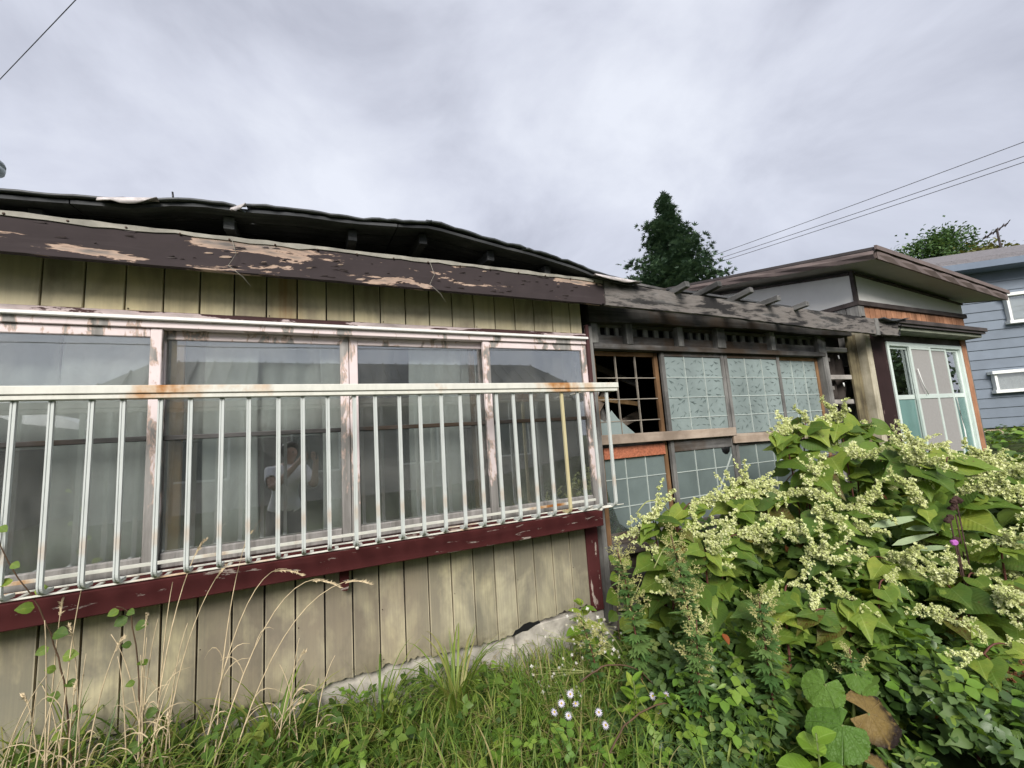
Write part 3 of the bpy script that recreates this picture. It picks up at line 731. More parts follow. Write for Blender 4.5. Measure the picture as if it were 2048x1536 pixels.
# ------------------------------------------------------------------ entrance porch
PO = thing('entrance_porch', (6.5, .5, .3), 'entrance porch with white upper wall, brown roof trim and pale metal glazed doors', 'porch')
PX0, PX1 = 5.345, 7.68
box('back_shell', PX0+.02, PX1-.02, 4.0, 4.05, -.2, 3.9, M_DARK, PO)
box('floor_slab', PX0+.02, PX1-.02, .08, 4.0, .1, .34, M_CONC, PO)
box('corner_post', PX0, PX0+.10, -.02, .10, .1, 2.52, M_PALEPOST, PO, .004)
tag(box('dark_panel', PX0+.104, 5.775, .0, .05, .1, 2.40, M_DKBROWN, PO, .003), 'dark brown flaking panel beside the glass')
box('end_post', 7.565, PX1, -.015, .10, .1, 2.60, M_ORANGEW, PO, .004)
box('end_trim', 7.685, 7.72, -.01, .06, .1, 2.45, M_GREYZ, PO, .003)
box('side_wall', PX1-.06, PX1-.012, .102, 4.0, .1, 2.9, M_WHITEWALL, PO)
box('ceiling', PX0+.02, PX1-.02, .08, 4.0, 2.42, 2.45, M_DARK, PO)
# glazing: outer metal frame, fixed lights and two fly screens
FR = bmesh.new()
for a, b in ((5.785, 5.825), (7.515, 7.56)): bm_box(FR, a, b, -.01, .05, .3, 2.255, .002)
bm_box(FR, 5.825, 7.515, -.008, .05, 2.21, 2.255, .002); bm_box(FR, 5.825, 7.515, -.008, .05, .3, .36, .002)
FRO = finish(FR, 'door_frame', M_ALUPALE, PO)
def porch_leaf(x0, x1, yf, upper, lower, rail=True, mat=M_ALUPALE, nm='glazed_leaf'):
    b_ = bmesh.new()
    bm_box(b_, x0, x0+.035, yf, yf+.025, .36, 2.21, .002); bm_box(b_, x1-.035, x1, yf, yf+.025, .36, 2.21, .002)
    bm_box(b_, x0+.035, x1-.035, yf+.002, yf+.023, .36, .42, .002); bm_box(b_, x0+.035, x1-.035, yf+.002, yf+.023, 2.18, 2.21, .002)
    bm_box(b_, x0+.035, x1-.035, yf+.001, yf+.024, 1.605, 1.655, .002)
    o = finish(b_, nm, mat, PO)
    box('upper_pane', x0+.035, x1-.035, yf+.010, yf+.014, 1.655, 2.18, upper, o, 0)
    box('lower_pane', x0+.035, x1-.035, yf+.010, yf+.014, .42, 1.605, lower, o, 0)
    return o
porch_leaf(5.825, 6.29, .02, M_GLASSCLR, M_FROSTTEAL)
porch_leaf(7.13, 7.515, .02, M_GLASSCLR, M_FROSTTEAL)
s1 = porch_leaf(6.25, 6.745, -.012, M_SCREEN, M_SCREEN, nm='screen_leaf'); s2 = porch_leaf(6.70, 7.17, .004, M_SCREEN, M_SCREEN, nm='screen_leaf')
tube('loose_screen_cord', [(6.33, -.02, 1.95), (6.36, -.03, 1.78), (6.44, -.03, 1.65)], .006, M_WHITEMETAL, s1, 5)
tube('loose_screen_cord', [(7.16, -.01, 1.6), (7.18, -.02, 1.2), (7.15, -.02, .7)], .007, M_WHITEMETAL, s2, 5)
# inside the porch: a brownish back wall so that the clear glass reads dark
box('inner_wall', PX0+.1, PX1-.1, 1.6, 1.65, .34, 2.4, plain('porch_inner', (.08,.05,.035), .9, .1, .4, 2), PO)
box('inner_curtain', 6.05, 6.16, .3, .33, .4, 2.2, plain('ochre_cloth', (.30,.19,.06), .9), PO, .004)
# small eave over the glazing
b_ = bmesh.new()
EV = prism('lower_eave', [(-.20, 2.375), (-.20, 2.43), (-.01, 2.50), (-.01, 2.44), (-.05, 2.38)], 5.50, 7.73, M_ROOFEDGE, PO, 'X')
box('eave_soffit', 5.55, 7.70, -.17, .0, 2.335, 2.372, plain('eave_board_green', (.16,.17,.13), .8), EV, .002)
box('eave_edge', 5.50, 7.735, -.222, -.203, 2.40, 2.445, M_BAND, EV, .002)
box('glazing_head', 5.78, 7.56, .0, .06, 2.258, 2.335, M_BAND, PO, .002)
# orange cladding, brown band, white wall (front and left flank)
box('upper_backing', PX0+.012, PX1-.062, .03, .10, 2.44, 3.0, M_DARK, PO)
x = PX0+.10; CL = box('cladding', PX0+.09, PX1+.08,   .012, .028, 2.44, 2.633, M_BAND, PO)
while x < 7.79:
    box('cladding_board', x+.006, min(x+.112, 7.80)-.006, -.008, .011, 2.445, 2.631, M_ORANGEW, CL, .003); x += .112
CP = box('cladding_post', PX0-.02, PX0+.09, -.02, .10, 2.42, 2.631, M_GREYZ, PO, .003)
box('brown_band', PX0-.03, 7.83, -.035, .03, 2.632, 2.684, M_BAND, PO, .003)
prism('white_wall', [(PX0+.01, 2.684), (7.80, 2.684), (7.80, 2.835), (PX0+.01, 3.0)], -.008, .03, M_WHITEWALL, PO)
box('corner_strip', PX0-.024, PX0+.014, -.022, .016, 2.685, 3.02, M_BAND, PO, .002)
prism('white_flank', [(.016, 2.684), (4.0, 2.684), (4.0, 3.80), (.016, 3.003)], PX0-.01, PX0+.03, M_WHITEWALL, PO, 'X')
box('brown_band', PX0-.03, PX0+.012, .031, 4.0, 2.632, 2.683, M_BAND, PO, .003)
box('flank_cladding', PX0-.012, PX0+.02, .101, 4.0, 2.0, 2.631, M_BAND, PO)
yy = .105
while yy < 1.9:
    box('cladding_board', PX0-.02, PX0-.0125, yy+.003, yy+.12, 2.0, 2.63, M_GREYZ, PO, .002); yy += .123
box('flank_seam', PX0-.016, PX0-.008, 1.28, 1.30, 2.68, 3.25, M_WHITEMETAL, PO, 0)
for (y0_, x0_, x1_, zz) in ((-.01, PX0+.015, 7.80, None),):
    beam('wall_top_strip', (x0_, -.02, 2.985), (x1_, -.02, 2.822), .02, .022, M_BAND, PO, .001)
beam('wall_top_strip', (PX0-.018, .02, 2.99), (PX0-.018, 4.0, 3.786), .02, .022, M_BAND, PO, .001)
# main roof of the porch: slopes up to the back (1:5), front edge drops a little to the right
def pr(x, y): return 3.098 - .066*(x-5.05) + .2*(y+.37)
def slab(name, x0, x1, y0, y1, up, dn, mat, parent, nx=1):
    bm = bmesh.new(); v = []
    for z_ in (dn, up):
        for x_, y_ in ((x0,y0),(x1,y0),(x1,y1),(x0,y1)): v.append(bm.verts.new((x_, y_, pr(x_, y_)+z_)))
    for q in ((3,2,1,0),(4,5,6,7),(0,1,5,4),(1,2,6,5),(2,3,7,6),(3,0,4,7)): bm.faces.new([v[i] for i in q])
    return finish(bm, name, mat, parent)
RF = slab('porch_roof', 5.05, 8.02, -.37, 4.3, .0, -.03, M_ROOFEDGE, PO)
slab('eave_trim', 5.052, 8.018, -.366, -.335, -.032, -.115, M_ROOFTRIM, RF)
slab('verge_trim', 5.054, 5.085, -.334, 4.29, -.032, -.115, M_ROOFTRIM, RF)
slab('verge_trim', 7.985, 8.016, -.334, 4.29, -.032, -.115, M_ROOFTRIM, RF)
slab('soffit', 5.087, 7.983, -.333, 4.28, -.095, -.11, M_SOFFIT, RF)
slab('roof_edge_cap', 5.03, 8.04, -.395, -.372, .008, -.035, M_ROOFTRIM, RF)
def zigzag_strip(a, b, n, amp, parent):   # folds put into the lower trim's shape for its zigzag shadow pattern
    bm = bmesh.new(); a, b = Vector(a), Vector(b); pv = None; s = (b-a).cross(Vector((0,0,1))).normalized()
    for i in range(n+1):
        c = a.lerp(b, i/n); k = amp*(1 if i % 2 else -1)*(.4+.6*RNG.random())
        ring = [bm.verts.new(c+Vector((0,0,.0))), bm.verts.new(c+s*(k+.012)+Vector((0,0,-.04))), bm.verts.new(c+Vector((0,0,-.085)))]
        if pv:
            for q in range(2): bm.faces.new((pv[q], ring[q], ring[q+1], pv[q+1]))
        pv = ring
    o = finish(bm, 'zigzag_shadow_trim', M_ROOFTRIM, parent); o.modifiers.new('t', 'SOLIDIFY').thickness = .003
zigzag_strip((5.06, -.372, pr(5.06,-.37)-.04), (8.01, -.372, pr(8.01,-.37)-.04), 14, .014, RF)
zigzag_strip((5.045, 2.6, pr(5.05,2.6)-.04), (5.045, -.36, pr(5.05,-.36)-.04), 9, .014, RF)

# ------------------------------------------------------------------ blue neighbouring house
BD = Vector((.7507, -.6606, 0)); ang = math.atan2(BD.y, BD.x)
BH = thing('blue_house', (13.9, 1.9, .6), 'blue clapboard house with white bay windows beyond the porch', 'house', rz=ang)
BMAT = Matrix.Translation((13.9, 1.9, 0)) @ Matrix.Rotation(ang, 4, 'Z')
def bl(o): return place(o, BMAT)
M_BLUE = plain('blue_clapboard', (.155,.185,.225), .6, .3, .08, 3, .06)
M_BLUETRIM = plain('blue_trim', (.14,.175,.23), .6, .3, .08, 4, .05)
M_BEIGE = plain('beige_footing', (.50,.41,.30), .85, .2, .1, 6)
M_SHINGLE = plain('grey_shingle', (.17,.16,.165), .85, .2, .25, 20, .4)
BW = bl(box('wall', -2.2, 6.0, .02, 6, .98, 4.62, M_BLUE, BH))
bl(box('footing', -2.15, 5.95, .05, 5.9, .4, .978, M_BEIGE, BH))
z = 1.0
while z < 4.6:
    bl(prism('clapboard', [(.018, z+.222), (.006, z+.222), (-.016, z), (.018, z)], -2.22, 6.02, M_BLUE, BW, 'X')); z += .222
bl(box('frieze', -2.3, 6.1, -.06, .0, 4.60, 4.72, M_BLUETRIM, BH))
RB = bl(prism('roof', [(-.45, 4.62), (-.45, 4.70), (3.0, 6.0), (6.5, 4.70), (6.5, 4.62), (3.0, 5.9)], -2.6, 6.4, M_SHINGLE, BH, 'X'))
bl(box('eave_fascia', -2.6, 6.4, -.50, -.452, 4.58, 4.73, M_BLUETRIM, BH))
bl(box('eave_soffit', -2.55, 6.35, -.448, .0, 4.585, 4.615, M_BLUETRIM, BH))
for r_ in range(5):
    for c_ in range(30):
        y_ = -.46+r_*.30; zz = 4.705+(y_+.45)*.377
        bl(prism('shingle', [(y_, zz), (y_, zz+.018), (y_+.31, zz+.31*.377+.006), (y_+.31, zz+.31*.377)], -2.6+c_*.3+.15*(r_ % 2), -2.6+c_*.3+.29+.15*(r_ % 2), M_SHINGLE, RB, 'X'))
def bay_window(x0, x1, z0, z1, dep, cols, nm='bay_window'):
    b_ = bmesh.new(); f = .05
    bm_box(b_, x0-.06, x1+.06, -dep-.06, -.0, z1-f, z1+.02, .004); bm_box(b_, x0-.04, x1+.04, -dep-.03, -.0, z0-.02, z0+f, .004)
    bm_box(b_, x0, x0+f, -dep, -.0, z0+f, z1-f, .002); bm_box(b_, x1-f, x1, -dep, -.0, z0+f, z1-f, .002)
    o = bl(finish(b_, nm, M_WHITEMETAL, BH))
    w = (x1-x0-2*f)/cols
    for k in range(1, cols): bl(box('mullion', x0+f+w*k-.02, x0+f+w*k+.02, -dep+.005, -dep+.04, z0+f, z1-f, M_WHITEMETAL, o, 0))
    for k in range(cols): bl(box('pane', x0+f+w*k+.021, x0+f+w*(k+1)-.021, -dep+.018, -dep+.024, z0+f, z1-f, M_GLASSCLR if nm == 'window' else M_GLASSBAY, o, 0))
    bl(box('blind', x0+f+.02, x1-f-.02, -dep+.07, -dep+.08, z0+f, z1-f, plain('pale_blind', (.55,.53,.55), .9, .1, .1, 12), o, 0))
    return o
M_GLASSBAY = m_glass('bay_glass', .05, .05)
bay_window(.22, 1.42, 1.78, 2.24, .12, 2)
bay_window(.72, 1.9, 3.32, 3.98, .12, 3)
bay_window(3.0, 4.4, 3.32, 3.98, .12, 3); bay_window(3.0, 4.4, 1.6, 2.3, .12, 3)
AN = thing('tv_antenna', (19.5, 3.0, 5.2), 'thin television antenna above the blue house roof', 'antenna')
A0 = Vector((20.27, 2.79, 6.3)); 
tube('mast', [(A0.x, A0.y, 5.0), (A0.x, A0.y, 7.2)], .03, M_BAND, AN, 6)
tube('boom', [(A0.x-.30, A0.y+.25, 6.93), (A0.x+.22, A0.y-.2, 7.32)], .024, M_BAND, AN, 6)
for t in (0, .25, .5, .75, 1):
    c = Vector((A0.x-.30+.52*t, A0.y+.25-.45*t, 6.93+.39*t)); d = Vector((.12, .10, -.05))
    tube('element', [c-d, c+d], .013, M_BAND, AN, 5)

# ------------------------------------------------------------------ overhead cables
M_WIRE = plain('wire_grey', (.09,.09,.10), .6)
def cable(name, a, b, sag, r, label):
    pts = []
    for i in range(25):
        t = i/24; p = Vector(a).lerp(Vector(b), t); p.z -= sag*4*t*(1-t); pts.append(p)
    tag(tube(name, pts, r, M_WIRE, None, 5), label, 'cable', 'overhead cables right of the conifer' if 'conifer' in label else None)
cable('overhead_cable', (20.6, 22.2, 12.0), (29.0, -9.9, 12.0), .25, .016, 'topmost of the three cables running up right behind the conifer')
cable('overhead_cable', (19.9, 21.3, 11.5), (29.75, -9.18, 11.5), .25, .016, 'middle of the three cables running up right behind the conifer')
cable('overhead_cable', (19.8, 21.25, 11.25), (29.74, -9.08, 11.25), .25, .016, 'lowest of the three cables running up right behind the conifer')
cable('overhead_cable', (-12.3, 15.5, 7.0), (3.0, -3.1, 7.0), .12, .005, 'single thin cable crossing the sky at the top left')

# ------------------------------------------------------------------ foliage tools
def m_leaf(name, stops, attr=False, trans=.3, rough=.45, spec=.35, vein=True, spots=None, radial=False, rim=None, bitten=False):
    g = G(name)
    t = g.n('Attribute', {'attribute_name':'tint'}).outputs['Fac'] if attr else g.rnd()
    c = g.ramp(t, *stops)
    n = g.noise(30 if attr else 9, 3, .6)
    c = g.mix(g.ramp(n, (.35, 0), (.75, .35)), c, g.hsv(c, .485, 1.0, .6))
    if vein and not attr:
        x, y, z = g.sep(g.co())
        mid = g.ramp(g.math('ABSOLUTE', x), (.006, .45), (.02, 0))
        side = g.math('SINE', g.math('MULTIPLY', g.math('SUBTRACT', y, g.math('MULTIPLY', g.math('ABSOLUTE', x), .8)), 62))
        mid = g.math('MAXIMUM', mid, g.ramp(side, (.93, 0), (1.0, .12)))
        c = g.mix(mid, c, g.hsv(c, .49, .85, 1.7))
        nrm = g.bump(g.math('ADD', side, g.math('MULTIPLY', n, 2.0)), .13, .01)
    else: nrm = g.bump(n, .3, .004)
    if radial:
        x, y, z = g.sep(g.co()); an = g.math('ARCTAN2', x, g.math('ADD', y, .02)); rr = g.math('SQRT', g.math('ADD', g.math('MULTIPLY', x, x), g.math('MULTIPLY', y, y)))
        v = g.math('ABSOLUTE', g.math('SINE', g.math('MULTIPLY', an, 4.5)))
        vm = g.ramp(v, (.0, .5), (.14, 0)); net = g.n('TexVoronoi', {'feature':'DISTANCE_TO_EDGE'}, Scale=14.0, Vector=g.co()).outputs[0]
        vm = g.math('MAXIMUM', vm, g.ramp(net, (.0, .3), (.06, 0)))
        c = g.mix(vm, c, g.hsv(c, .49, .8, 1.6)); nrm = g.bump(g.math('SUBTRACT', n, g.math('MULTIPLY', vm, 2.0)), .5, .02)
        if rim is not None: c = g.mix(g.math('MULTIPLY', g.ramp(rr, (.36, 0), (.56, 1)), g.ramp(g.noise(5, 5, .6), (.36, 0), (.5, 1))), c, rim)
    if bitten:
        tt = g.n('TexCoord'); oi = g.n('ObjectInfo').outputs['Location']; vv = g.n('VectorMath', {'operation':'ADD'}, i0=tt.outputs['Object'], i1=oi).outputs[0]
        c = g.mix(g.ramp(g.noise(7, 5, .7, vv), (.62, 0), (.68, .85)), c, (.13,.07,.025)); c = g.mix(g.ramp(g.noise(2.2, 3, .5, vv), (.45, 0), (.7, .55)), c, g.hsv(c, .465, 1.0, 1.35))
    if spots is not None: c = g.mix(g.ramp(g.noise(13, 5, .65, g.co((1,1,1), (3,1,0))), (.52, 0), (.62, .9)), c, spots)
    pb = g.bsdf(c, rough, spec, nrm)
    tr = g.n('BsdfTranslucent', Color=g.hsv(c, .475, 1.1, 1.25)).outputs[0]
    return g.done(g.n('MixShader', i0=trans, i1=pb, i2=tr).outputs[0])
def leaf_geo(w, nseg=6, across=5, L=1.0, W=.4, fold=.25, droop=.25, heart=0.0, wave=0.0):
    """blade along +Y; w(t) half width profile; returns verts, quads"""
    us = np.linspace(-1, 1, across); V = []; F = []
    for i in range(nseg+1):
        t = i/nseg; hw = W*w(t)
        for u in us:
            y = L*t - heart*L*abs(u)**1.3*(1-t)**3
            V.append((u*hw, y, abs(u)*hw*fold - droop*L*t*t + wave*math.sin(7*t+3*u)*hw*abs(u)))
    for i in range(nseg):
        for j in range(across-1):
            a = i*across+j; F.append((a, a+1, a+across+1, a+across))
    return np.array(V), F
heart_w = lambda t: max(.012, (.62+.55*math.sin(math.pi*min(1, t*1.25+.12)))*(1-t**3.2)*(1-.35*t) if t < 1 else .012)
oval_w = lambda t: max(.02, math.sin(math.pi*t**.8)**.75) if 0 < t < 1 else .03
lance_w = lambda t: max(.02, math.sin(math.pi*t**.6)) if 0 < t < 1 else .03
blade_w = lambda t: max(.03, (1-t)**.6*(.6+.4*min(1, t*5)))
def geo_mesh(name, geo, mat):
    V, F = geo; me = bpy.data.meshes.new(name); me.from_pydata([tuple(v) for v in V], [], F); me.materials.append(mat)
    me.polygons.foreach_set('use_smooth', [True]*len(F)); me.update(); return me
def merge_geo(parts):
    V = []; F = []; o = 0
    for v, f in parts:
        V.append(v); F += [tuple(i+o for i in q) for q in f]; o += len(v)
    return np.concatenate(V), F
def xf_geo(geo, m):
    V, F = geo; M = np.array(m); return V @ M[:3,:3].T + M[:3,3], F
def frame(d, n):
    """rotation matrix with columns (side, direction, normal)"""
    d = Vector(d).normalized(); n = Vector(n); x = d.cross(n)
    if x.length < 1e-4: x = d.cross(Vector((1,0,0)))
    x.normalize(); z = x.cross(d)
    return Matrix((x, d, z)).transposed()
def frames_np(d, n):
    d = d/np.linalg.norm(d, axis=1, keepdims=True); x = np.cross(d, n); x /= np.maximum(1e-6, np.linalg.norm(x, axis=1, keepdims=True))
    z = np.cross(x, d); return np.stack([x, d, z], axis=2)
def scatter(name, geos, pos, d, n, size, mat, parent=None, tint=None):
    """many copies of small leaf geometries joined into one mesh"""
    pos, d, n = np.asarray(pos, float), np.asarray(d, float), np.asarray(n, float); N = len(pos)
    size = np.broadcast_to(np.asarray(size, float), (N,)); tint = NPR.random(N) if tint is None else tint
    R = frames_np(d, n); pick = NPR.integers(0, len(geos), N)
    Vs, Ls, Ss, Ts = [], [], [], []; off = 0
    for k, (V, F) in enumerate(geos):
        idx = np.nonzero(pick == k)[0]
        if not len(idx): continue
        P = np.einsum('nij,vj->nvi', R[idx], V)*size[idx][:,None,None] + pos[idx][:,None,:]
        nv = len(V); Fa = np.array([q if len(q) == 4 else q+(q[-1],) for q in F])
        lo = (Fa[None,:,:] + (np.arange(len(idx))*nv)[:,None,None] + off)
        Vs.append(P.reshape(-1,3)); Ls.append(lo.reshape(-1)); Ss.append(len(idx)*len(F)); Ts.append(np.repeat(tint[idx], nv)); off += len(idx)*nv
    V = np.concatenate(Vs); L = np.concatenate(Ls).astype(np.int32); nf = sum(Ss)
    me = bpy.data.meshes.new(name); me.vertices.add(len(V)); me.vertices.foreach_set('co', V.reshape(-1).astype(np.float32))
    me.loops.add(len(L)); me.loops.foreach_set('vertex_index', L)
    me.polygons.add(nf); me.polygons.foreach_set('loop_start', np.arange(nf, dtype=np.int32)*4)
    me.polygons.foreach_set('use_smooth', np.ones(nf, dtype=bool))
    me.update(calc_edges=True)
    at = me.attributes.new('tint', 'FLOAT', 'POINT'); at.data.foreach_set('value', np.concatenate(Ts).astype(np.float32))
    return link(name, me, mat, parent)
def rnd_dirs(n, up=0.3):
    v = NPR.normal(size=(n,3)); v[:,2] += up; return v/np.linalg.norm(v, axis=1, keepdims=True)

# ------------------------------------------------------------------ trees
M_CONIFER = m_leaf('conifer_needles', ((0, (.022,.046,.028)), (.5, (.045,.088,.045)), (1, (.10,.165,.075))), True, .12, .6)
M_BROAD = m_leaf('broad_tree_leaves', ((0, (.03,.07,.025)), (.5, (.07,.14,.045)), (1, (.13,.21,.06))), True, .3)
M_BROADY = m_leaf('yellowish_tree_leaves', ((0, (.07,.08,.02)), (.5, (.13,.14,.035)), (1, (.20,.19,.05))), True, .3)
M_BARK = wood_mat('bark', (.03,.024,.02), (.10,.085,.07), 'Z')
sprig = merge_geo([xf_geo(leaf_geo(lance_w, 2, 3, 1, .16, .2, .1), Matrix.Rotation(a, 4, 'Z')) for a in (-.9, -.3, .25, .85)])
def conifer(loc, top, zlow, rmax, label):
    T = thing('conifer_tree', loc, label, 'tree'); x, y, z0 = loc
    tube('trunk', [(x, y, z0-.3), (x+.05, y, (z0+top)*.5), (x, y, top-.2)], .22, M_BARK, T, 8, .015)
    P, D, Nn, S, tn = [], [], [], [], []
    prof = lambda t: (.05+.95*t**.95)*(1-.25*max(0, t-.8)/.2)
    zz = top-.15
    bmB = bmesh.new()
    while zz > zlow:
        t = (top-zz)/(top-zlow); R = rmax*prof(t)
        for k in range(2 if t < .2 else 3):
            az = RNG.uniform(0, 2*math.pi); ln = R*RNG.uniform(.45, 1.2)
            if abs((az+.75) % (2*math.pi)-.0) < .5 and .45 < t < .85: ln *= 1.18
            d = Vector((math.cos(az), math.sin(az), RNG.uniform(.0,.35)))
            m = max(3, int(ln*20))
            bm_tube(bmB, [(x, y, zz), (x+d.x*ln*.9, y+d.y*ln*.9, zz+d.z*ln*.7)], .02, 4, .004, False)
            for i in range(m):
                q = (i+RNG.random())/m; q = q**.7
                c = Vector((x, y, zz)) + d*ln*q
                w = .07+.13*(1-abs(q-.6))*min(1, ln)
                for _ in range(6):
                    o = Vector((RNG.gauss(0, w), RNG.gauss(0, w), RNG.gauss(0, w*.6)))
                    P.append(c+o); dd = d*.7+o*2.2+Vector((0,0,.45)); D.append(dd); Nn.append((RNG.gauss(0,.5), RNG.gauss(0,.5), 1)); S.append(RNG.uniform(.09,.18)); tn.append(min(1, max(0, .25+.5*q*RNG.random()+.25*RNG.random())))
        zz -= .10 if t > .1 else .12
    finish(bmB, 'branches', M_BARK, T)
    scatter('crown', [sprig], P, D, Nn, S, M_CONIFER, T, np.array(tn))
conifer((11.86, 8.52, .8), 10.0, 5.6, 1.9, 'tall dark conifer rising behind the roof')
tleaf = leaf_geo(oval_w, 2, 3, 1, .38, .2, .15)
def broad(loc, centre, rad3, n, mat, label, nm='broadleaf_tree', cat='tree', group=None, ls=.17):
    T = thing(nm, loc, label, cat, group); x, y, z0 = loc; cx, cy, cz = centre
    tube('trunk', [(x, y, z0-.3), (x+.1, y, (z0+cz)*.5), (cx, cy, cz)], .2, M_BARK, T, 8, .05)
    bmB = bmesh.new(); cl = []
    for k in range(n):
        v = Vector((RNG.gauss(0,1), RNG.gauss(0,1), RNG.gauss(0,1)+.25)).normalized(); q = RNG.uniform(.5, 1.0)
        c = Vector((cx+v.x*rad3[0]*q, cy+v.y*rad3[1]*q, cz+v.z*rad3[2]*q)); cl.append((c, v))
        if k % 3 == 0: bm_tube(bmB, [(cx, cy, cz-rad3[2]*.8), c.lerp(Vector((cx, cy, cz)), .4), c], .05, 4, .008, False)
    finish(bmB, 'limbs', M_BARK, T)
    P, D, Nn, tn = [], [], [], []
    for c, v in cl:
        r = rad3[0]*RNG.uniform(.13,.26); b = RNG.random()
        for _ in range(62):
            o = Vector((RNG.gauss(0, r), RNG.gauss(0, r), RNG.gauss(0, r*.7))); P.append(c+o)
            D.append(v+Vector((RNG.gauss(0,.7), RNG.gauss(0,.7), RNG.gauss(-.2,.6)))); Nn.append(v*.6+Vector((RNG.gauss(0,.4), RNG.gauss(0,.4), .9))); tn.append(min(1, max(0, .6*b+.4*RNG.random())))
    scatter('crown', [tleaf], P, D, Nn, NPR.uniform(ls*.7, ls*1.3, len(P)), mat, T, np.array(tn))
broad((31.6, 8.2, .9), (31.6, 8.2, 9.7), (1.75, 1.75, 1.5), 110, M_BROAD, 'round green tree top behind the porch roof, left of the antenna')
broad((28.2, 5.5, .9), (28.2, 5.5, 7.7), (1.35, 1.35, .85), 70, M_BROADY, 'yellowish green tree top just above the blue house roof')
# what the windows reflect: trees and a house across the lane
for i, (x, y, h, r) in enumerate(((26, -13, 4.6, 3.6), (33, -19, 6.0, 4.6), (40, -16, 6.5, 5.0), (20, -17, 4.0, 3.2), (48, -26, 8.0, 6))):
    broad((x, y, .6), (x, y, h*.62), (r, r, h*.42), 60, M_BROAD, 'broad green tree across the lane, reflected in the porch glass, ' + ('nearest', 'second', 'tallest of the middle ones', 'leftmost', 'farthest')[i], group='trees across the lane', ls=.5)
OH = thing('opposite_house', (2, -13, .3), 'low house with a hipped dark metal roof across the lane, reflected in the windows', 'house')
M_OWALL = plain('opposite_wall', (.40,.38,.34), .8, .2, .1, 4)
M_OROOF = plain('opposite_roof', (.10,.11,.12), .55, .4, .2, 4)
OW = box('wall', -4.8, 9.0, -15.5, -11.0, .0, 2.8, M_OWALL, OH)
for k in range(12): box('weatherboard', -4.82, 9.02, -11.0, -10.985, .4+.2*k, .56+.2*k, M_OWALL, OW, .004)
bm = bmesh.new()
v = [bm.verts.new(p) for p in ((-5.5,-10.4,2.75),(9.7,-10.4,2.75),(9.7,-16,2.75),(-5.5,-16,2.75),(-3.9,-12.6,4.35),(8.0,-12.6,4.35))]
for q in ((0,1,5,4),(1,2,5),(2,3,4,5),(3,0,4),(3,2,1,0)): bm.faces.new([v[i] for i in q])
OR = finish(bm, 'roof', M_OROOF, OH)
for k in range(34):
    x = -5.2+k*.44; t0 = 0; xt = min(max(x, -3.9), 8.0); f = 1-max(0, -3.9-x)/1.6-max(0, x-8)/1.7
    beam('roof_seam', (x, -10.4, 2.78), (x, -10.4-2.2*f, 2.78+1.6*f), .03, .035, M_OROOF, OR, 0)
for x in (-3.2, -.5, 2.4, 5.6):
    w = box('window', x, x+1.3, -10.98, -10.95, .9, 2.1, M_WHITEMETAL, OH); box('pane', x+.06, x+1.24, -10.945, -10.94, .96, 2.04, M_FROSTDK, w, 0)
GH = thing('gabled_house', (-9.5, -14, .3), 'dark gabled house further left across the lane, reflected in the leftmost window', 'house')
prism('body', [(-14.5, 0), (-6.2, 0), (-6.2, 2.6), (-8.4, 3.75), (-14.5, 2.9)], -16, -11.5, M_OROOF, GH)
PL = thing('utility_pole', (-4.3, -16.5, .3), 'concrete utility pole across the lane, reflected in the window', 'pole')
tube('shaft', [(-2.9, -9.6, 0), (-2.9, -9.6, 6.6)], .11, M_CONC, PL, 10, .08)
for z in (5.0, 5.6): beam('cross_arm', (-2.5, -9.6, z), (-3.3, -9.6, z), .06, .06, M_BLACK, PL, 0)
for i, (z, y) in enumerate(((5.2, -9.5), (5.05, -9.7), (4.75, -9.5), (4.3, -9.6))):
    cable('lane_cable', (-30, y-2, z+.3), (40, y+2, z+.6), .5, .012, 'thin cable along the lane behind the viewer, number %s from the top' % ('one', 'two', 'three', 'four')[i])

# ------------------------------------------------------------------ plant materials and leaf shapes
GREEN = ((0, (.055,.11,.018)), (.35, (.10,.18,.026)), (.7, (.155,.245,.036)), (1, (.24,.32,.05)))
M_KNOT = m_leaf('knotweed_leaf', GREEN, False, .35, .55, .3, True, None, False, None, True)
M_KNOTOLD = m_leaf('knotweed_leaf_old', ((0, (.10,.10,.02)), (.5, (.14,.16,.03)), (1, (.20,.13,.03))), False, .25, .5, .3, True, (.09,.035,.012))
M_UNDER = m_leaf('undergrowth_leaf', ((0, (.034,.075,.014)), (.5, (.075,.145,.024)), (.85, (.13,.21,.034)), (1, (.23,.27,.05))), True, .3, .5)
M_BLUEG = m_leaf('blue_green_leaflet', ((0, (.04,.085,.026)), (.5, (.085,.155,.045)), (.85, (.14,.215,.07)), (1, (.24,.28,.07))), True, .28, .4, .45)
M_GRASS = m_leaf('grass_blade', ((0, (.06,.13,.024)), (.35, (.14,.24,.04)), (.68, (.25,.33,.06)), (.84, (.36,.34,.12)), (1, (.50,.39,.22))), True, .35, .5)
M_LIME = m_leaf('lime_leaf', ((0, (.16,.30,.03)), (.5, (.22,.36,.045)), (1, (.32,.40,.06))), False, .35, .4)
M_LIMES = m_leaf('lime_small_leaf', ((0, (.11,.23,.03)), (.5, (.17,.30,.04)), (1, (.25,.36,.06))), True, .35, .45)
M_MUG = m_leaf('mugwort_leaf', ((0, (.06,.13,.035)), (.5, (.10,.19,.05)), (1, (.17,.26,.08))), True, .28, .5)
M_STEMRED = plain('red_brown_stem', (.11,.04,.03), .6)
M_STEMG = plain('green_stem', (.13,.17,.05), .6)
M_STEMBR = plain('brown_stem', (.10,.06,.035), .7)
M_TENDRIL = plain('pale_tendril', (.34,.36,.14), .6)
M_STRAW = plain('straw', (.56,.45,.29), .8, .2, .3, 20)
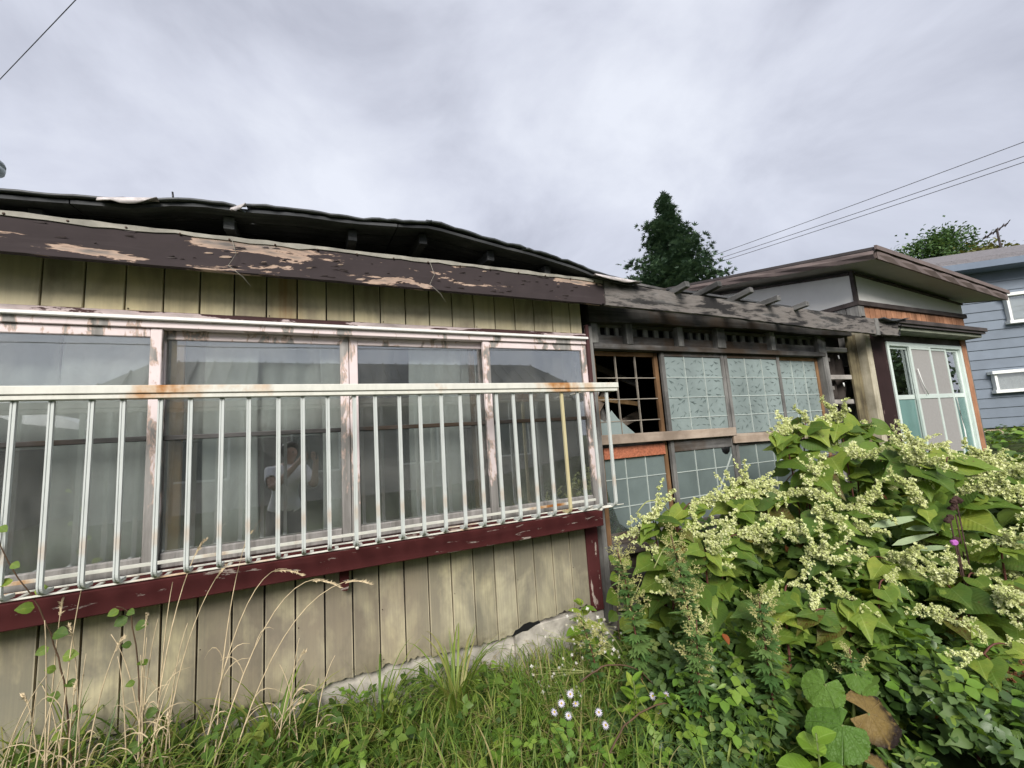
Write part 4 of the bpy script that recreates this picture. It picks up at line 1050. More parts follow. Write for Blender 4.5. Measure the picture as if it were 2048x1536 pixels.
def m_petal(name, stops):
    g = G(name); t = g.n('Attribute', {'attribute_name':'tint'}).outputs['Fac']; c = g.ramp(t, *stops)
    pb = g.bsdf(c, .7, .2); tr = g.n('BsdfTranslucent', Color=c).outputs[0]
    return g.done(g.n('MixShader', i0=.3, i1=pb, i2=tr).outputs[0])
M_CREAM = m_petal('cream_florets', ((0, (.55,.61,.22)), (.4, (.74,.78,.37)), (1, (.87,.88,.55))))
M_MUGFL = m_petal('mugwort_florets', ((0, (.36,.38,.13)), (.5, (.54,.53,.22)), (1, (.68,.63,.32))))
M_WHITEFL = m_petal('white_florets', ((0, (.66,.62,.50)), (1, (.85,.84,.80))))
M_LILAC = m_petal('lilac_petals', ((0, (.60,.54,.70)), (1, (.80,.77,.86))))
M_DEADFL = m_petal('dead_orange_florets', ((0, (.24,.10,.05)), (.5, (.38,.18,.09)), (1, (.48,.27,.14))))
M_PURPLE = plain('purple_flower', (.35,.10,.34), .8); M_DARKHEAD = plain('dark_seed_head', (.06,.035,.03), .9, .1, .4, 40)
M_YELLOWC = plain('yellow_centre', (.55,.38,.05), .8)
M_BUTTER = m_leaf('butterbur_leaf', ((0, (.065,.155,.02)), (1, (.12,.22,.03))), False, .25, .5, .35, False, None, True)
M_BUTTERBR = m_leaf('butterbur_leaf_brown', ((0, (.17,.12,.03)), (1, (.22,.15,.05))), False, .15, .6, .3, False, None, True, (.02,.012,.01))
M_RUST = m_leaf('rust_leaf', ((0, (.24,.07,.02)), (1, (.36,.14,.04))), False, .2, .6, .2)

KL = [geo_mesh('leaf', leaf_geo(heart_w, 7, 5, 1, .45, f, dr, .16, wv), M_KNOT) for f, dr, wv in ((.12,.16,.10), (.20,.30,.14), (.06,.10,.16), (.28,.20,.08))]
KLO = [geo_mesh('leaf', leaf_geo(heart_w, 7, 5, 1, .40, .3, .3, .16, .12), M_KNOTOLD)]
LIMEL = [geo_mesh('leaf', leaf_geo(oval_w, 6, 5, 1, .30, .25, dr), M_LIME) for dr in (.1, .3)]
OVAL = [geo_mesh('leaf', leaf_geo(oval_w, 5, 5, 1, .42, .2, dr), M_KNOT) for dr in (.08, .22)]
round_w = lambda t: max(.03, math.sqrt(max(0, 1-(2*t-1)**2)))
def butter_geo():
    V = [(0, 0, 0)]; F = []; nr, na = 6, 60
    for r in range(1, nr+1):
        for k in range(na+1):
            a = -2.75+5.5*k/na; q = r/nr; R = q*(.52+.05*math.cos(a))*(1+(.018*(1 if k % 2 else -1)+RNG.uniform(-.012,.012) if r == nr else 0))
            z = -.10*q*q+.035*math.sin(a*5+1)*q*q+.02*math.sin(a*11)*q-.08*q*abs(math.sin(a/2))
            V.append((R*math.sin(a), R*math.cos(a)+.12*q, z))
    for k in range(na): F.append((0, 1+k, 2+k, 2+k))
    for r in range(nr-1):
        for k in range(na): b = 1+r*(na+1)+k; F.append((b, b+na+1, b+na+2, b+1))
    return np.array(V), [tuple(dict.fromkeys(q)) for q in F]
BUTL = [geo_mesh('leaf', butter_geo(), m) for m in (M_BUTTER, M_BUTTERBR)]
RUSTL = [geo_mesh('leaf', leaf_geo(oval_w, 5, 3, 1, .35, .3, .2), M_RUST)]
g_oval = leaf_geo(oval_w, 3, 3, 1, .36, .25, .2); g_heart = leaf_geo(heart_w, 6, 3, 1, .40, .25, .25, .14); g_lance = leaf_geo(lance_w, 3, 3, 1, .15, .3, .25)
tri = merge_geo([xf_geo(leaf_geo(oval_w, 3, 3, 1, .38, .2, .15), Matrix.Rotation(a, 4, 'Z') @ Matrix.Translation((0, .12, 0))) for a in (0, 1.35, -1.35)])
blades = [leaf_geo(blade_w, 6, 3, 1, w, .5, dr) for w, dr in ((.014, .12), (.018, .35), (.012, .6), (.02, .2))]
def arch_blade(L, W, bend, n=9):
    V = []; F = []
    a = math.pi/2; x = z = 0.0
    for i in range(n+1):
        t = i/n; hw = W*blade_w(t)*.5
        for u in (-1, 0, 1): V.append((u*hw, x, z + (.35*hw if u else 0)))
        x += L/n*math.cos(a); z += L/n*math.sin(a); a -= bend/n*(.5+1.2*t)
    for i in range(n):
        for j in range(2): q = i*3+j; F.append((q, q+1, q+4, q+3))
    return np.array(V), F
arches = [arch_blade(1, w, b) for w, b in ((.024, 1.4), (.034, 2.2), (.026, 2.8), (.018, .8), (.03, 1.9), (.04, 1.6))]
pinn = merge_geo([xf_geo(leaf_geo(lance_w, 3, 3, s, .11, .3, .15), Matrix.Translation((0, y, 0)) @ Matrix.Rotation(a, 4, 'Z')) for y, a, s in
                  ((0, 0, 1.0), (.2, .75, .55), (.2, -.75, .55), (.42, .6, .42), (.42, -.6, .42), (.05, 1.0, .4), (.05, -1.0, .4))])
floret = merge_geo([(np.array([(-.5,0,0),(0,-.3,.1),(.5,0,0),(0,.3,.1)]), [(0,1,2,3)]), (np.array([(0,-.5,.05),(.3,0,.1),(0,.5,.05),(-.3,0,.1)]), [(0,1,2,3)]), (np.array([(-.3,0,.4),(0,0,-.4),(.3,0,.4),(0,.1,.5)]), [(0,1,2,3)])])
def spray_mesh(name, L_br, n_br, dens, fsize, mat, droop=.35):
    """branched panicle along +Y, unit length, made of tiny florets"""
    P, S = [], []; bend = RNG.uniform(-1.5, 1.5)
    for b in range(n_br):
        t0 = b/n_br; ln = L_br*(1-.55*t0)*RNG.uniform(.7,1.15); az = RNG.uniform(0, 6.28); base = Vector((0, t0*.8, -droop*t0*t0))
        d = Vector((math.cos(az), .75, math.sin(az)*.8+.25)).normalized()
        m = int(dens*ln)+2
        base.x = .16*math.sin(t0*2.6+bend)-.16*math.sin(bend)
        for i in range(m):
            q = (i+.5)/m; P.append(base+d*ln*q+Vector((RNG.gauss(0,.022), RNG.gauss(0,.022), RNG.gauss(0,.022)-.25*ln*q*q)))
    for i in range(int(dens*.8)):
        t = RNG.random(); P.append(Vector((RNG.gauss(0,.03), t, -droop*t*t+RNG.gauss(0,.03))))
    o = scatter(name, [floret], P, rnd_dirs(len(P), .1), rnd_dirs(len(P), .5), NPR.uniform(fsize*.7, fsize*1.3, len(P)), mat)
    me = o.data; bpy.data.objects.remove(o); return me
SPR = [spray_mesh('flower_spray', .27, 15, 58, .09, M_CREAM, dr) for dr in (.3, .55, .75, .45, .65)]
MSPR = [spray_mesh('flower_spray', .30, 12, 40, .055, M_MUGFL, dr) for dr in (.05, .2)]
DSPR = spray_mesh('flower_spray', .42, 8, 46, .07, M_DEADFL, .3)

def put(name, me, p, d, n, s, parent, squash=1.0):
    o = link(name, me, None, parent)
    if name == 'flower_spray': o['kind'] = 'stuff'
    m = frame(d, n).to_4x4() @ Matrix.Diagonal((s*squash, s, s, 1)); m.translation = p
    return place(o, m)
def curve_pts(a, b, c, n=10):
    a, b, c = Vector(a), Vector(b), Vector(c)
    return [a*(1-t)**2 + b*2*t*(1-t) + c*t*t for t in (i/n for i in range(n+1))]

def smooth_line(pts, sub=6, jit=0.0):
    p = [Vector(q) for q in pts]; p = [p[0]*2-p[1]] + p + [p[-1]*2-p[-2]]; out = []
    for i in range(1, len(p)-2):
        for k in range(sub):
            t = k/sub; a, b, c, d = p[i-1], p[i], p[i+1], p[i+2]
            out.append(.5*((2*b)+(c-a)*t+(2*a-5*b+4*c-d)*t*t+(3*b-a-3*c+d)*t**3)+Vector((RNG.uniform(-jit,jit), RNG.uniform(-jit,jit), RNG.uniform(-jit,jit))))
    out.append(p[-2]); return out
# ------------------------------------------------------------------ giant knotweed in flower
CAMP = Vector((0, -2.5, 1.45))
def knotweed(base, stems, label, size=.19, fl=1.0, old=.05, fsize=.19):
    bx, by = base; T = thing('knotweed', (bx, by, gz(bx, by)), label, 'plant', 'flowering knotweed in front of the doors')
    for tip, nl in stems:
        tip = Vector(tip); b0 = Vector((bx+RNG.uniform(-.08,.08), by+RNG.uniform(-.08,.08), gz(bx, by)-.02))
        mid = Vector((b0.x*.75+tip.x*.25, b0.y*.75+tip.y*.25, tip.z*1.12))
        pts = curve_pts(b0, mid, tip, 12); tube('stem', pts, .0075, M_STEMRED, T, 5, .003)
        az = RNG.uniform(0, 6.28)
        nl = int(nl*1.9)
        for i in range(nl):
            t = .12+.88*(i+RNG.uniform(-.3,.3))/max(1, nl-1); t = min(1, max(.15, t)); f = t*12; k = min(11, int(f)); p = pts[k].lerp(pts[k+1], f-k)
            sd = (pts[k+1]-pts[k]).normalized(); az += math.pi+RNG.uniform(-.6,.6)
            side = Vector((math.cos(az), math.sin(az), 0)); toc = (CAMP-p).normalized()
            d = side*.9 + sd*.2 + toc*.35 + Vector((0, 0, RNG.uniform(-1.1,-.15)))
            n = Vector((RNG.gauss(0,.25), RNG.gauss(0,.25), 1)) + toc*RNG.uniform(.3,1.5)
            s = size*RNG.uniform(.55,1.3)*(1-.35*max(0, t-.8)/.2)
            p2 = p+d.normalized()*.035
            put('leaf', KLO[0] if RNG.random() < old else RNG.choice(KL), p2, d, n, s, T, RNG.uniform(.85,1.15))
            if RNG.random() < .15*fl and t > .3:
                put('flower_spray', RNG.choice(SPR), p+Vector((0,0,.02)), side*.5*(-1 if RNG.random() < .5 else 1)+sd*.35+toc*.45+Vector((0,0,RNG.uniform(-.5,.5))), toc+Vector((0,0,.5)), fsize*RNG.uniform(.7,1.15), T)
        for _ in range(RNG.choice((1, 2)) if fl > .5 else 1):
            put('flower_spray', RNG.choice(SPR), tip, (tip-pts[8]).normalized()+Vector((RNG.gauss(0,.6), RNG.gauss(-.2,.5), RNG.uniform(-.3,.4))), (CAMP-tip), fsize*RNG.uniform(.8,1.3), T)
    return T
knotweed((1.95, -.36), [((1.84,-.42,.92), 8), ((2.0,-.5,.85), 8), ((2.2,-.45,.98), 9), ((1.9,-.6,.70), 7)], 'leafy knotweed with cream flowers nearest the metal guard rail', .15)
knotweed((2.45, -.5), [((2.35,-.6,1.0), 10), ((2.62,-.55,1.05), 10), ((2.4,-.8,.88), 9), ((2.75,-.65,.98), 9)], 'knotweed under the pale nailed plank, cream sprays at mid height', .17)
knotweed((3.05, -.5), [((2.95,-.55,1.36), 11), ((3.2,-.6,1.42), 11), ((2.85,-.8,1.12), 10), ((3.1,-.85,1.2), 9)], 'tallest knotweed arching in front of the right hand glazed doors', .19)
knotweed((3.65, -.6), [((3.55,-.6,1.42), 11), ((3.85,-.65,1.38), 11), ((3.6,-.95,1.22), 10), ((3.95,-.8,1.2), 9)], 'tall knotweed topped with flowers in front of the bare lath wall', .19)
knotweed((4.35, -.6), [((4.2,-.65,1.18), 10), ((4.55,-.7,1.13), 10), ((4.3,-1.0,1.02), 9), ((4.85,-.6,1.05), 8)], 'knotweed reaching across the foot of the dark brown panel', .19)
knotweed((5.2, -.8), [((5.0,-.85,1.02), 9), ((5.4,-.8,.95), 9), ((5.2,-1.1,.90), 8), ((5.8,-.6,.86), 8)], 'knotweed in front of the porch doors', .19)
knotweed((3.3, -1.15), [((3.2,-1.15,1.15), 10), ((3.5,-1.2,1.16), 10), ((3.0,-1.25,.95), 9), ((3.35,-1.35,1.0), 8)], 'broad knotweed with long cream sprays in the middle of the thicket', .18)
knotweed((4.15, -1.3), [((4.0,-1.25,1.02), 9), ((4.35,-1.3,.95), 9), ((3.9,-1.45,.86), 8), ((4.6,-1.2,.92), 8)], 'knotweed at the right edge of the picture with big flower heads', .19, fsize=.22)
knotweed((2.6, -1.0), [((2.5,-1.0,.92), 9), ((2.75,-1.05,.95), 9), ((2.35,-1.05,.75), 8), ((2.65,-1.2,.72), 8)], 'low knotweed with drooping cream sprays above the small leaved ground cover', .15)
knotweed((1.95, -.75), [((1.85,-.8,.82), 8), ((2.1,-.8,.85), 8), ((1.75,-.75,.62), 7)], 'short knotweed behind the mugwort stems', .13)
knotweed((3.15, -1.5), [((3.05,-1.5,.78), 7), ((3.25,-1.55,.72), 7), ((2.9,-1.5,.6), 7)], 'small knotweed low at the right edge of the picture', .14, .8)

knotweed((2.35, -1.25), [((2.25,-1.22,.62), 8), ((2.5,-1.25,.66), 8), ((2.1,-1.15,.58), 7)], 'low broad leaved knotweed just above the butterbur leaves', .13, .5, .08, .13)
knotweed((2.85, -1.38), [((2.75,-1.36,.62), 8), ((2.98,-1.4,.64), 8), ((2.65,-1.4,.50), 7)], 'low broad leaved knotweed left of the thin dark seed heads', .13, .7, .08, .13)
knotweed((2.55, -1.55), [((2.45,-1.55,.46), 6), ((2.65,-1.58,.46), 6)], 'smallest knotweed, close to the dead orange flower', .10, .7, .06, .12)
knotweed((2.0, -1.0), [((1.95,-1.0,.60), 7), ((2.15,-1.0,.64), 7)], 'low knotweed between the mugwort stems and the thicket', .12, .5, .06, .12)
# ------------------------------------------------------------------ undergrowth nobody could count
def canopy(x, y):
    h = .78 if x > 1.7 else .35
    h = min(h, .12+.9*max(0, (x-1.75)))
    front = -2.3+.36*x*0 ; edge = (y+1.9)   # lower towards the viewer
    return min(h, .18+.62*max(0, edge))
def fill(name, n, xr, yr, zf, geos, sz, mat, label, cat, up=.6, tint=None, lo=.0):
    P, D, N_, S, T_ = [], [], [], [], []
    for _ in range(n):
        x, y = RNG.uniform(*xr), RNG.uniform(*yr); h = zf(x, y)
        if h <= .02: continue
        q = RNG.random()**.55; z = gz(x, y)+lo+(h-lo)*q
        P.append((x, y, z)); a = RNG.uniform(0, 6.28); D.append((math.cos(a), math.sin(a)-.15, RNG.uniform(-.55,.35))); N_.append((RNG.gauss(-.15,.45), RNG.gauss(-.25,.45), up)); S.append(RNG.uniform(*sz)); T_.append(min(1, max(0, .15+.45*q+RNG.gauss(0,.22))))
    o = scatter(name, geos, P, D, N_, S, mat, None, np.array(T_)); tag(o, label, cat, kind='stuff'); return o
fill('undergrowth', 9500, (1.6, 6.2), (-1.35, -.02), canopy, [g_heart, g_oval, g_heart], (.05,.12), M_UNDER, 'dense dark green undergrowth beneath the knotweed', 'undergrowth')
def cov(x, y):
    if (x-.2)*1.0+(y+2.5)*1.2 < 1.3 or x < 1.3: return 0
    k = .08 if (1.3 < x < 2.15 and y < -1.18) else .36
    return (k+.05*math.sin(x*5+y*3)+.05*math.sin(y*9-x*2)+.05*math.sin(x*23)*math.sin(y*19))*min(1, (x-1.2)/.35)
fill('ground_cover', 7000, (1.3, 4.2), (-1.95, -.55), cov, [tri, tri, tri, g_heart], (.025,.055), M_BLUEG, 'blue green three leaflet ground cover in the lower right corner', 'ground cover', .9, lo=.08)
fill('ground_cover', 2600, (1.5, 4.2), (-1.95, -.75), cov, [g_heart, g_oval, pinn], (.03,.075), M_UNDER, 'mid green broad leaved weeds among the ground cover at lower right', 'ground cover', .8, lo=.1)
fill('ground_cover', 1500, (1.4, 3.6), (-1.9, -.75), lambda x, y: cov(x, y)*1.15, [pinn, g_lance, tri], (.025,.06), M_LIMES, 'yellow green shoots scattered through the ground cover at lower right', 'ground cover', .8, lo=.12)
fill('bushy_weeds', 4200, (3.6, 5.6), (-2.3, -1.2), lambda x, y: .70-.3*abs(y+1.6), [pinn, g_lance, tri], (.07,.13), M_MUG, 'feathery green weeds along the right edge', 'weeds', .5)
def far_w(x, y): return (.18+.06*math.sin(x*1.7+y)+.05*math.sin(y*2.3-x))*(1 if x > 6 else .8)
fill('rough_meadow', 9000, (5.4, 24), (-4.5, 3.5), far_w, [g_lance, g_oval, pinn], (.07,.15), M_UNDER, 'rough green meadow below the blue house', 'meadow', .5)
fill('rough_meadow', 5000, (6.5, 26), (-4.5, 3.5), lambda x, y: far_w(x, y)*1.1, [g_lance, g_lance, g_oval], (.07,.14), M_LIMES, 'bright grass green herbs of the meadow below the blue house', 'meadow', .5)
def low_weeds(x, y): return max(0, (.16+.07*math.sin(x*9)+.05*math.sin(y*11+x*4)) * (1 if y > -1.5 else .7))
fill('low_weeds', 1900, (-.2, 1.9), (-1.3, .1), low_weeds, [g_oval, tri, g_lance, pinn], (.02,.05), M_LIMES, 'low bright green weeds at the foot of the wall', 'weeds', .9)
fill('low_weeds', 700, (-1.6, .9), (-.45, .12), lambda x, y: .40-.16*min(1, max(0, (x+1.0)/1.2)), [tri, g_oval, g_heart], (.03,.06), M_UNDER, 'small round leaved weeds below the lower left siding', 'weeds', .8)
# grass
def grass(name, n, xr, yr, hf, label, tr=(0, 1), geos=arches, ww=1.0):
    P, D, N_, S, T_ = [], [], [], [], []
    for _ in range(n):
        x, y = RNG.uniform(*xr), RNG.uniform(*yr); h = hf(x, y)*RNG.uniform(.55,1.15)
        if h < .03: continue
        a = RNG.uniform(0, 6.28); P.append((x, y, gz(x, y)-.01)); D.append((math.cos(a), math.sin(a), RNG.uniform(-.15,.15))); N_.append((RNG.gauss(0,.12), RNG.gauss(0,.12), 1)); S.append(h); T_.append(RNG.uniform(*tr))
    o = scatter(name, geos, P, D, N_, S, M_GRASS, None, np.array(T_)); tag(o, label, 'grass', kind='stuff')
grass('grass', 3600, (-1.8, 1.5), (-.55, .13), lambda x, y: .56-.26*min(1, max(0, (x+.9)/1.1)), 'mixed green and straw coloured grass at the foot of the wall', (0, .95))
grass('grass', 3000, (.0, 2.0), (-1.2, -.2), lambda x, y: .30, 'short grass between the wall and the thicket', (0, .9))
grass('grass', 6000, (-12, 30), (-10, -2.2), lambda x, y: .22 if (abs(x) > .8 or y < -3.4) else .05, 'rough grass of the yard around the viewer', (0, .85))

# ------------------------------------------------------------------ single plants along the wall
def sedge(base, n, L, label, tr):
    x, y = base; T = thing('grass_clump', (x, y, gz(x, y)), label, 'grass clump')
    P, D, N_, S = [], [], [], []
    for _ in range(n):
        a = RNG.uniform(0, 6.28); r = RNG.uniform(0,.05); P.append((x+r*math.cos(a), y+r*math.sin(a), gz(x, y)-.01)); D.append((math.cos(a), math.sin(a), .0)); N_.append((math.cos(a)*RNG.uniform(0,.5), math.sin(a)*RNG.uniform(0,.5), 1)); S.append(L*RNG.uniform(.6,1.15))
    scatter('blades', arches, P, D, N_, S, M_GRASS, T, NPR.uniform(*tr, len(P)))['kind'] = 'stuff'
sedge((.66, -.18), 90, .52, 'arching yellow green grass clump against the concrete footing', (.3, .85))
sedge((.30, -.12), 45, .50, 'green grass clump below the middle of the siding', (.2, .75))
sedge((-.15, -.1), 40, .55, 'loose green grass clump under the beam bracket', (.2, .8))
sedge((.98, -.35), 55, .34, 'short dark tuft of grass beside the corner footing', (.1, .6))
# long bent blades that lean over the siding
def dry_stalks(base, items, label):
    x, y = base; T = thing('dry_grass', (x, y, gz(x, y)), label, 'dry grass')
    for bx, by, mid, tip, head in items:
        pts = curve_pts((bx, by, gz(bx, by)), mid, tip, 12); tube('stalk', pts, .0034, M_STRAW, T, 5, .0012)
        if head:
            bm = bmesh.new(); d0 = (pts[-1]-pts[-3]).normalized()
            for i in range(int(26*head)):
                t = i/(26*head); c = pts[-1] - d0*.13*head*(1-t) if True else 0
                c = pts[-1]+d0*(.12*head*t-.05); c.z -= .05*t*t*head
                dd = (d0+Vector((RNG.gauss(0,.5), RNG.gauss(0,.5), RNG.gauss(0,.5)))).normalized()*.016
                s = dd.cross(Vector((0,1,0))).normalized()*.0032 if dd.cross(Vector((0,1,0))).length > 1e-5 else Vector((.003,0,0))
                bm.faces.new([bm.verts.new(c+q) for q in (-dd*.4, s, dd, -s)])
            finish(bm, 'seed_head', M_STRAW, T)['kind'] = 'stuff'
        for k in range(2):
            q = pts[RNG.randint(2, 5)]; a = RNG.uniform(-.8,.8); s = RNG.choice((-1, 1))
            bmb = curve_pts(q, q+Vector((s*.03, -.02, .12)), q+Vector((s*RNG.uniform(.06,.14), -.03, RNG.uniform(.02,.12))), 5)
            bm = bmesh.new(); pv = None
            for i, c in enumerate(bmb):
                w = .004*(1-i/5.5); r2 = [bm.verts.new(c+Vector((0,0,w))), bm.verts.new(c-Vector((0,0,w)))]
                if pv: bm.faces.new((pv[0], r2[0], r2[1], pv[1]))
                pv = r2
            finish(bm, 'dry_blade', M_STRAW, T)
    return T
def straws(x, y, n, hmax, sp=.07):
    out = []
    for _ in range(n):
        h = hmax*RNG.uniform(.5,1.0); out.append(rs(x+RNG.gauss(0,sp*.6), y+RNG.uniform(-.04,.04), h, RNG.gauss(.02,sp), .6 if RNG.random() < .15 else 0))
    return out
def rs(x, y, h, lean, hd):
    return (x, y, (x+lean*.2, y-.02, h*.75), (x+lean, y-.04, h), hd)
dry_stalks((-.85, -.15), [rs(-.9,-.12,.95,.03,.8), rs(-.86,-.15,1.02,.06,0), rs(-.80,-.1,.86,-.05,.6), rs(-.92,-.2,.72,.10,0), rs(-.78,-.2,.8,.12,.7), rs(-.83,-.12,.66,-.08,0), rs(-.88,-.16,.9,-.02,0), rs(-.81,-.15,.75,.03,0)]+straws(-.86,-.13,4,.75), 'pale dry grass stalks in front of the third and fourth lower boards')
dry_stalks((-.62, -.12), [rs(-.6,-.12,1.10,.17,.9), rs(-.58,-.1,.95,.05,0), rs(-.62,-.15,.86,.02,.6), rs(-.55,-.12,.78,.08,0), rs(-.66,-.1,.70,-.04,0), rs(-.6,-.17,.66,.12,0), rs(-.57,-.1,.98,.22,1), rs(-.63,-.12,.82,.06,0)]+straws(-.58,-.12,5,.8), 'tall dry grass tuft rising in front of the red sill beam')
dry_stalks((-.35, -.1), [(-.42,-.12,(-.2,-.15,.95),(.06,-.18,.86),1), (-.45,-.1,(-.30,-.12,1.0),(-.10,-.15,.93),1), (-.35,-.1,(-.15,-.15,.85),(.2,-.2,.84),1), (-.38,-.1,(-.36,-.1,.8),(-.26,-.12,1.1),.9)], 'long arching dry stalks with seed heads below the guard rail')
dry_stalks((-1.08, -.12), [rs(-1.12,-.12,.75,-.1,0), rs(-1.05,-.15,.70,.16,0), rs(-1.0,-.1,.55,.2,0), rs(-1.15,-.14,.95,.02,.7), rs(-1.02,-.2,.6,-.12,0)]+straws(-1.05,-.12,8,.7,.12), 'bent dry stalks at the lower left corner')
dry_stalks((-.1, -.12), [rs(-.1,-.12,.62,.05,0), rs(-.05,-.1,.52,-.08,0), rs(-.15,-.15,.58,.12,.6), rs(.0,-.1,.5,.1,0)]+straws(-.2,-.12,4,.5,.12), 'short dry straws under the beam bracket')
def vine(base, pts, n, s, label, mats=OVAL, stem=M_STEMBR):
    x, y = base; T = thing('climbing_vine', (x, y, gz(x, y)), label, 'vine'); pts = [Vector(p) for p in pts]
    fine = smooth_line(pts, 4, .004); tube('stem', fine, .0035, stem, T, 5, .0015)
    for i in range(n):
        p = fine[int((.15+.85*i/n)*(len(fine)-1))]; sd = 1 if i % 2 else -1
        d = Vector((sd*RNG.uniform(.4,1), RNG.uniform(-.5,-.1), RNG.uniform(-.5,.3)))
        put('leaf', RNG.choice(mats), p+d.normalized()*.012, d, Vector((RNG.gauss(0,.3), -.9, .6)), s*RNG.uniform(.7,1.2), T, 1.1)
vine((-.9, -.14), [(-.80,-.14,.2), (-.84,-.15,.55), (-.87,-.16,.75), (-.92,-.2,.95), (-1.0,-.27,1.2), (-1.05,-.27,1.5)], 15, .042, 'thin vine with round leaves climbing past the left end of the sill beam')
vine((-.62, -.14), [(-.60,-.14,.3), (-.63,-.15,.6), (-.66,-.16,.85), (-.70,-.18,.9)], 9, .04, 'short vine with round leaves right of the dry grass')
vine((1.72, -.12), [(1.75,-.12,.1), (1.74,-.14,.35), (1.76,-.16,.55), (1.78,-.15,.78)], 9, .11, 'leafy shoot climbing beside the red corner post')
for p, lab in (([(1.72,-.25,.75),(1.66,-.3,.62),(1.62,-.32,.5),(1.66,-.3,.42),(1.75,-.28,.45),(1.82,-.3,.56)], 'pale tendril looping down beside the red corner post'),
               ([(2.05,-.5,.72),(1.95,-.52,.80),(1.85,-.5,.78),(1.75,-.5,.68)], 'pale tendril curving over the knotweed at the left of the thicket'),
               ([(2.0,-.4,.95),(1.92,-.42,1.02),(1.82,-.42,1.03),(1.74,-.42,.98)], 'pale tendril reaching over the lower pane of the broken door')):
    q = smooth_line(p); tag(tube('vine_tendril', q, .0035, M_TENDRIL, None, 5), lab, 'vine')
def rosette(name, base, h, n, s, mats, label, cat, stem=M_STEMG, up=.5, sq=.8):
    x, y = base; T = thing(name, (x, y, gz(x, y)), label, cat)
    tube('stem', [(x, y, gz(x, y)), (x+.01, y, gz(x, y)+h*.6), (x, y-.01, gz(x, y)+h)], .006, stem, T, 6, .003)
    for i in range(n):
        a = i*2.4; t = i/n; d = Vector((math.cos(a), math.sin(a), up-.7*(1-t)))
        put('leaf', RNG.choice(mats), (x, y, gz(x, y)+h*(.45+.55*t)), d, (d.x*-.3, d.y*-.3-.2, 1), s*(1-.4*t)*RNG.uniform(.8,1.1), T, sq)
    return T
rosette('young_knotweed', (1.50, -.10), .45, 13, .14, LIMEL, 'yellow green young plant in front of the concrete corner', 'plant', up=.55, sq=1.1)
rosette('lime_weed', (1.36, -.72), .30, 14, .11, LIMEL, 'bright green lance leaved plant in front of the asters', 'plant', up=.9, sq=.7)
rosette('lime_weed', (1.66, -1.36), .32, 6, .15, LIMEL, 'bright green broad leaved shoot at the bottom beside the butterbur', 'plant', up=.8, sq=1.6)
rosette('lime_weed', (.78, -.52), .16, 10, .07, LIMEL, 'small yellow green shoot at the bottom edge left of the asters', 'plant', up=.7, sq=1.2)
rosette('lime_weed', (2.5, -1.5), .3, 8, .1, LIMEL, 'yellow green shoot in the ground cover near the dead orange flower', 'plant', up=.7, sq=1.2)
# mugwort
def mugwort(base, tip, label, nl=26, nf=12, s=.10):
    x, y = base; T = thing('mugwort', (x, y, gz(x, y)), label, 'plant', 'mugwort in front of the thicket')
    pts = curve_pts((x, y, gz(x, y)), (x, y, tip[2]*.6), tip, 12); tube('stem', pts, .006, M_STEMRED, T, 6, .002)
    P, D, N_, S = [], [], [], []
    for i in range(nl*3):
        t = .12+.8*i/(nl*3); f = t*12; k = min(11, int(f)); p = pts[k].lerp(pts[k+1], f-k); a = i*2.4
        P.append(p); D.append((math.cos(a), math.sin(a), RNG.uniform(-.2,.6))); N_.append((-.3*math.cos(a), -.3*math.sin(a)-.2, 1)); S.append(s*RNG.uniform(.6,1.2)*(1.15-.6*t))
    scatter('leaves', [pinn, pinn, g_lance], P, D, N_, S, M_MUG, T)['kind'] = 'stuff'
    for i in range(nf):
        t = .55+.45*i/nf; f = t*12; k = min(11, int(f)); p = pts[k].lerp(pts[k+1], f-k); a = i*2.4
        put('flower_spray', RNG.choice(MSPR), p, (math.cos(a)*.8, math.sin(a)*.8, 1.0), (0,-1,.4), .16*(1.15-.5*t)*RNG.uniform(.8,1.2), T)
mugwort((1.50, -.62), (1.42,-.62,.86), 'tall mugwort with pale yellow tops nearest the red corner post')
mugwort((1.62, -.88), (1.56,-.86,.95), 'tall mugwort with the highest pale yellow plume')
mugwort((1.75, -.72), (1.72,-.72,.78), 'mugwort half hidden behind its taller neighbours', 22, 10)
mugwort((1.50, -.98), (1.52,-1.0,.62), 'leafy mugwort low in the middle of the lower edge', 26, 7)
mugwort((1.78, -1.12), (1.80,-1.10,.70), 'mugwort at the left of the blue green ground cover', 24, 8)
mugwort((2.05, -1.3), (2.02,-1.32,.50), 'short leafy mugwort above the butterbur leaves', 24, 5, .09)
mugwort((1.36, -.45), (1.30,-.4,.48), 'thin mugwort shoot in front of the corner footing', 14, 5, .07)
# white fleabane sprays
def fleabane(base, stems, label):
    x, y = base; T = thing('fleabane', (x, y, gz(x, y)), label, 'flower')
    for tip in stems:
        pts = curve_pts((x, y, gz(x, y)+.02), (x*.6+tip[0]*.4, y, tip[2]*1.0), tip, 8); tube('stem', pts, .0035, M_TENDRIL, T, 5, .0012)
        P = []
        for i in range(16):
            q = pts[RNG.randint(5, 8)]; P.append(Vector(q)+Vector((RNG.gauss(0,.045), RNG.gauss(0,.03), RNG.gauss(.01,.03))))
        scatter('blossoms', [floret], P, rnd_dirs(16), rnd_dirs(16, 1), NPR.uniform(.014,.026,16), M_WHITEFL, T)['kind'] = 'stuff'
        bm = bmesh.new()
        for q in P: bm_tube(bm, [pts[5], Vector(pts[6]).lerp(q, .5), q], .0008, 3, None, False)
        finish(bm, 'flower_stalks', M_TENDRIL, T)['kind'] = 'stuff'
fleabane((1.62, -.42), [(1.22,-.22,.34), (1.15,-.3,.22), (1.32,-.25,.40), (1.40,-.3,.42), (1.02,-.35,.15), (1.45,-.35,.30)], 'sprawling plant with tiny white flowers leaning left in front of the footing')
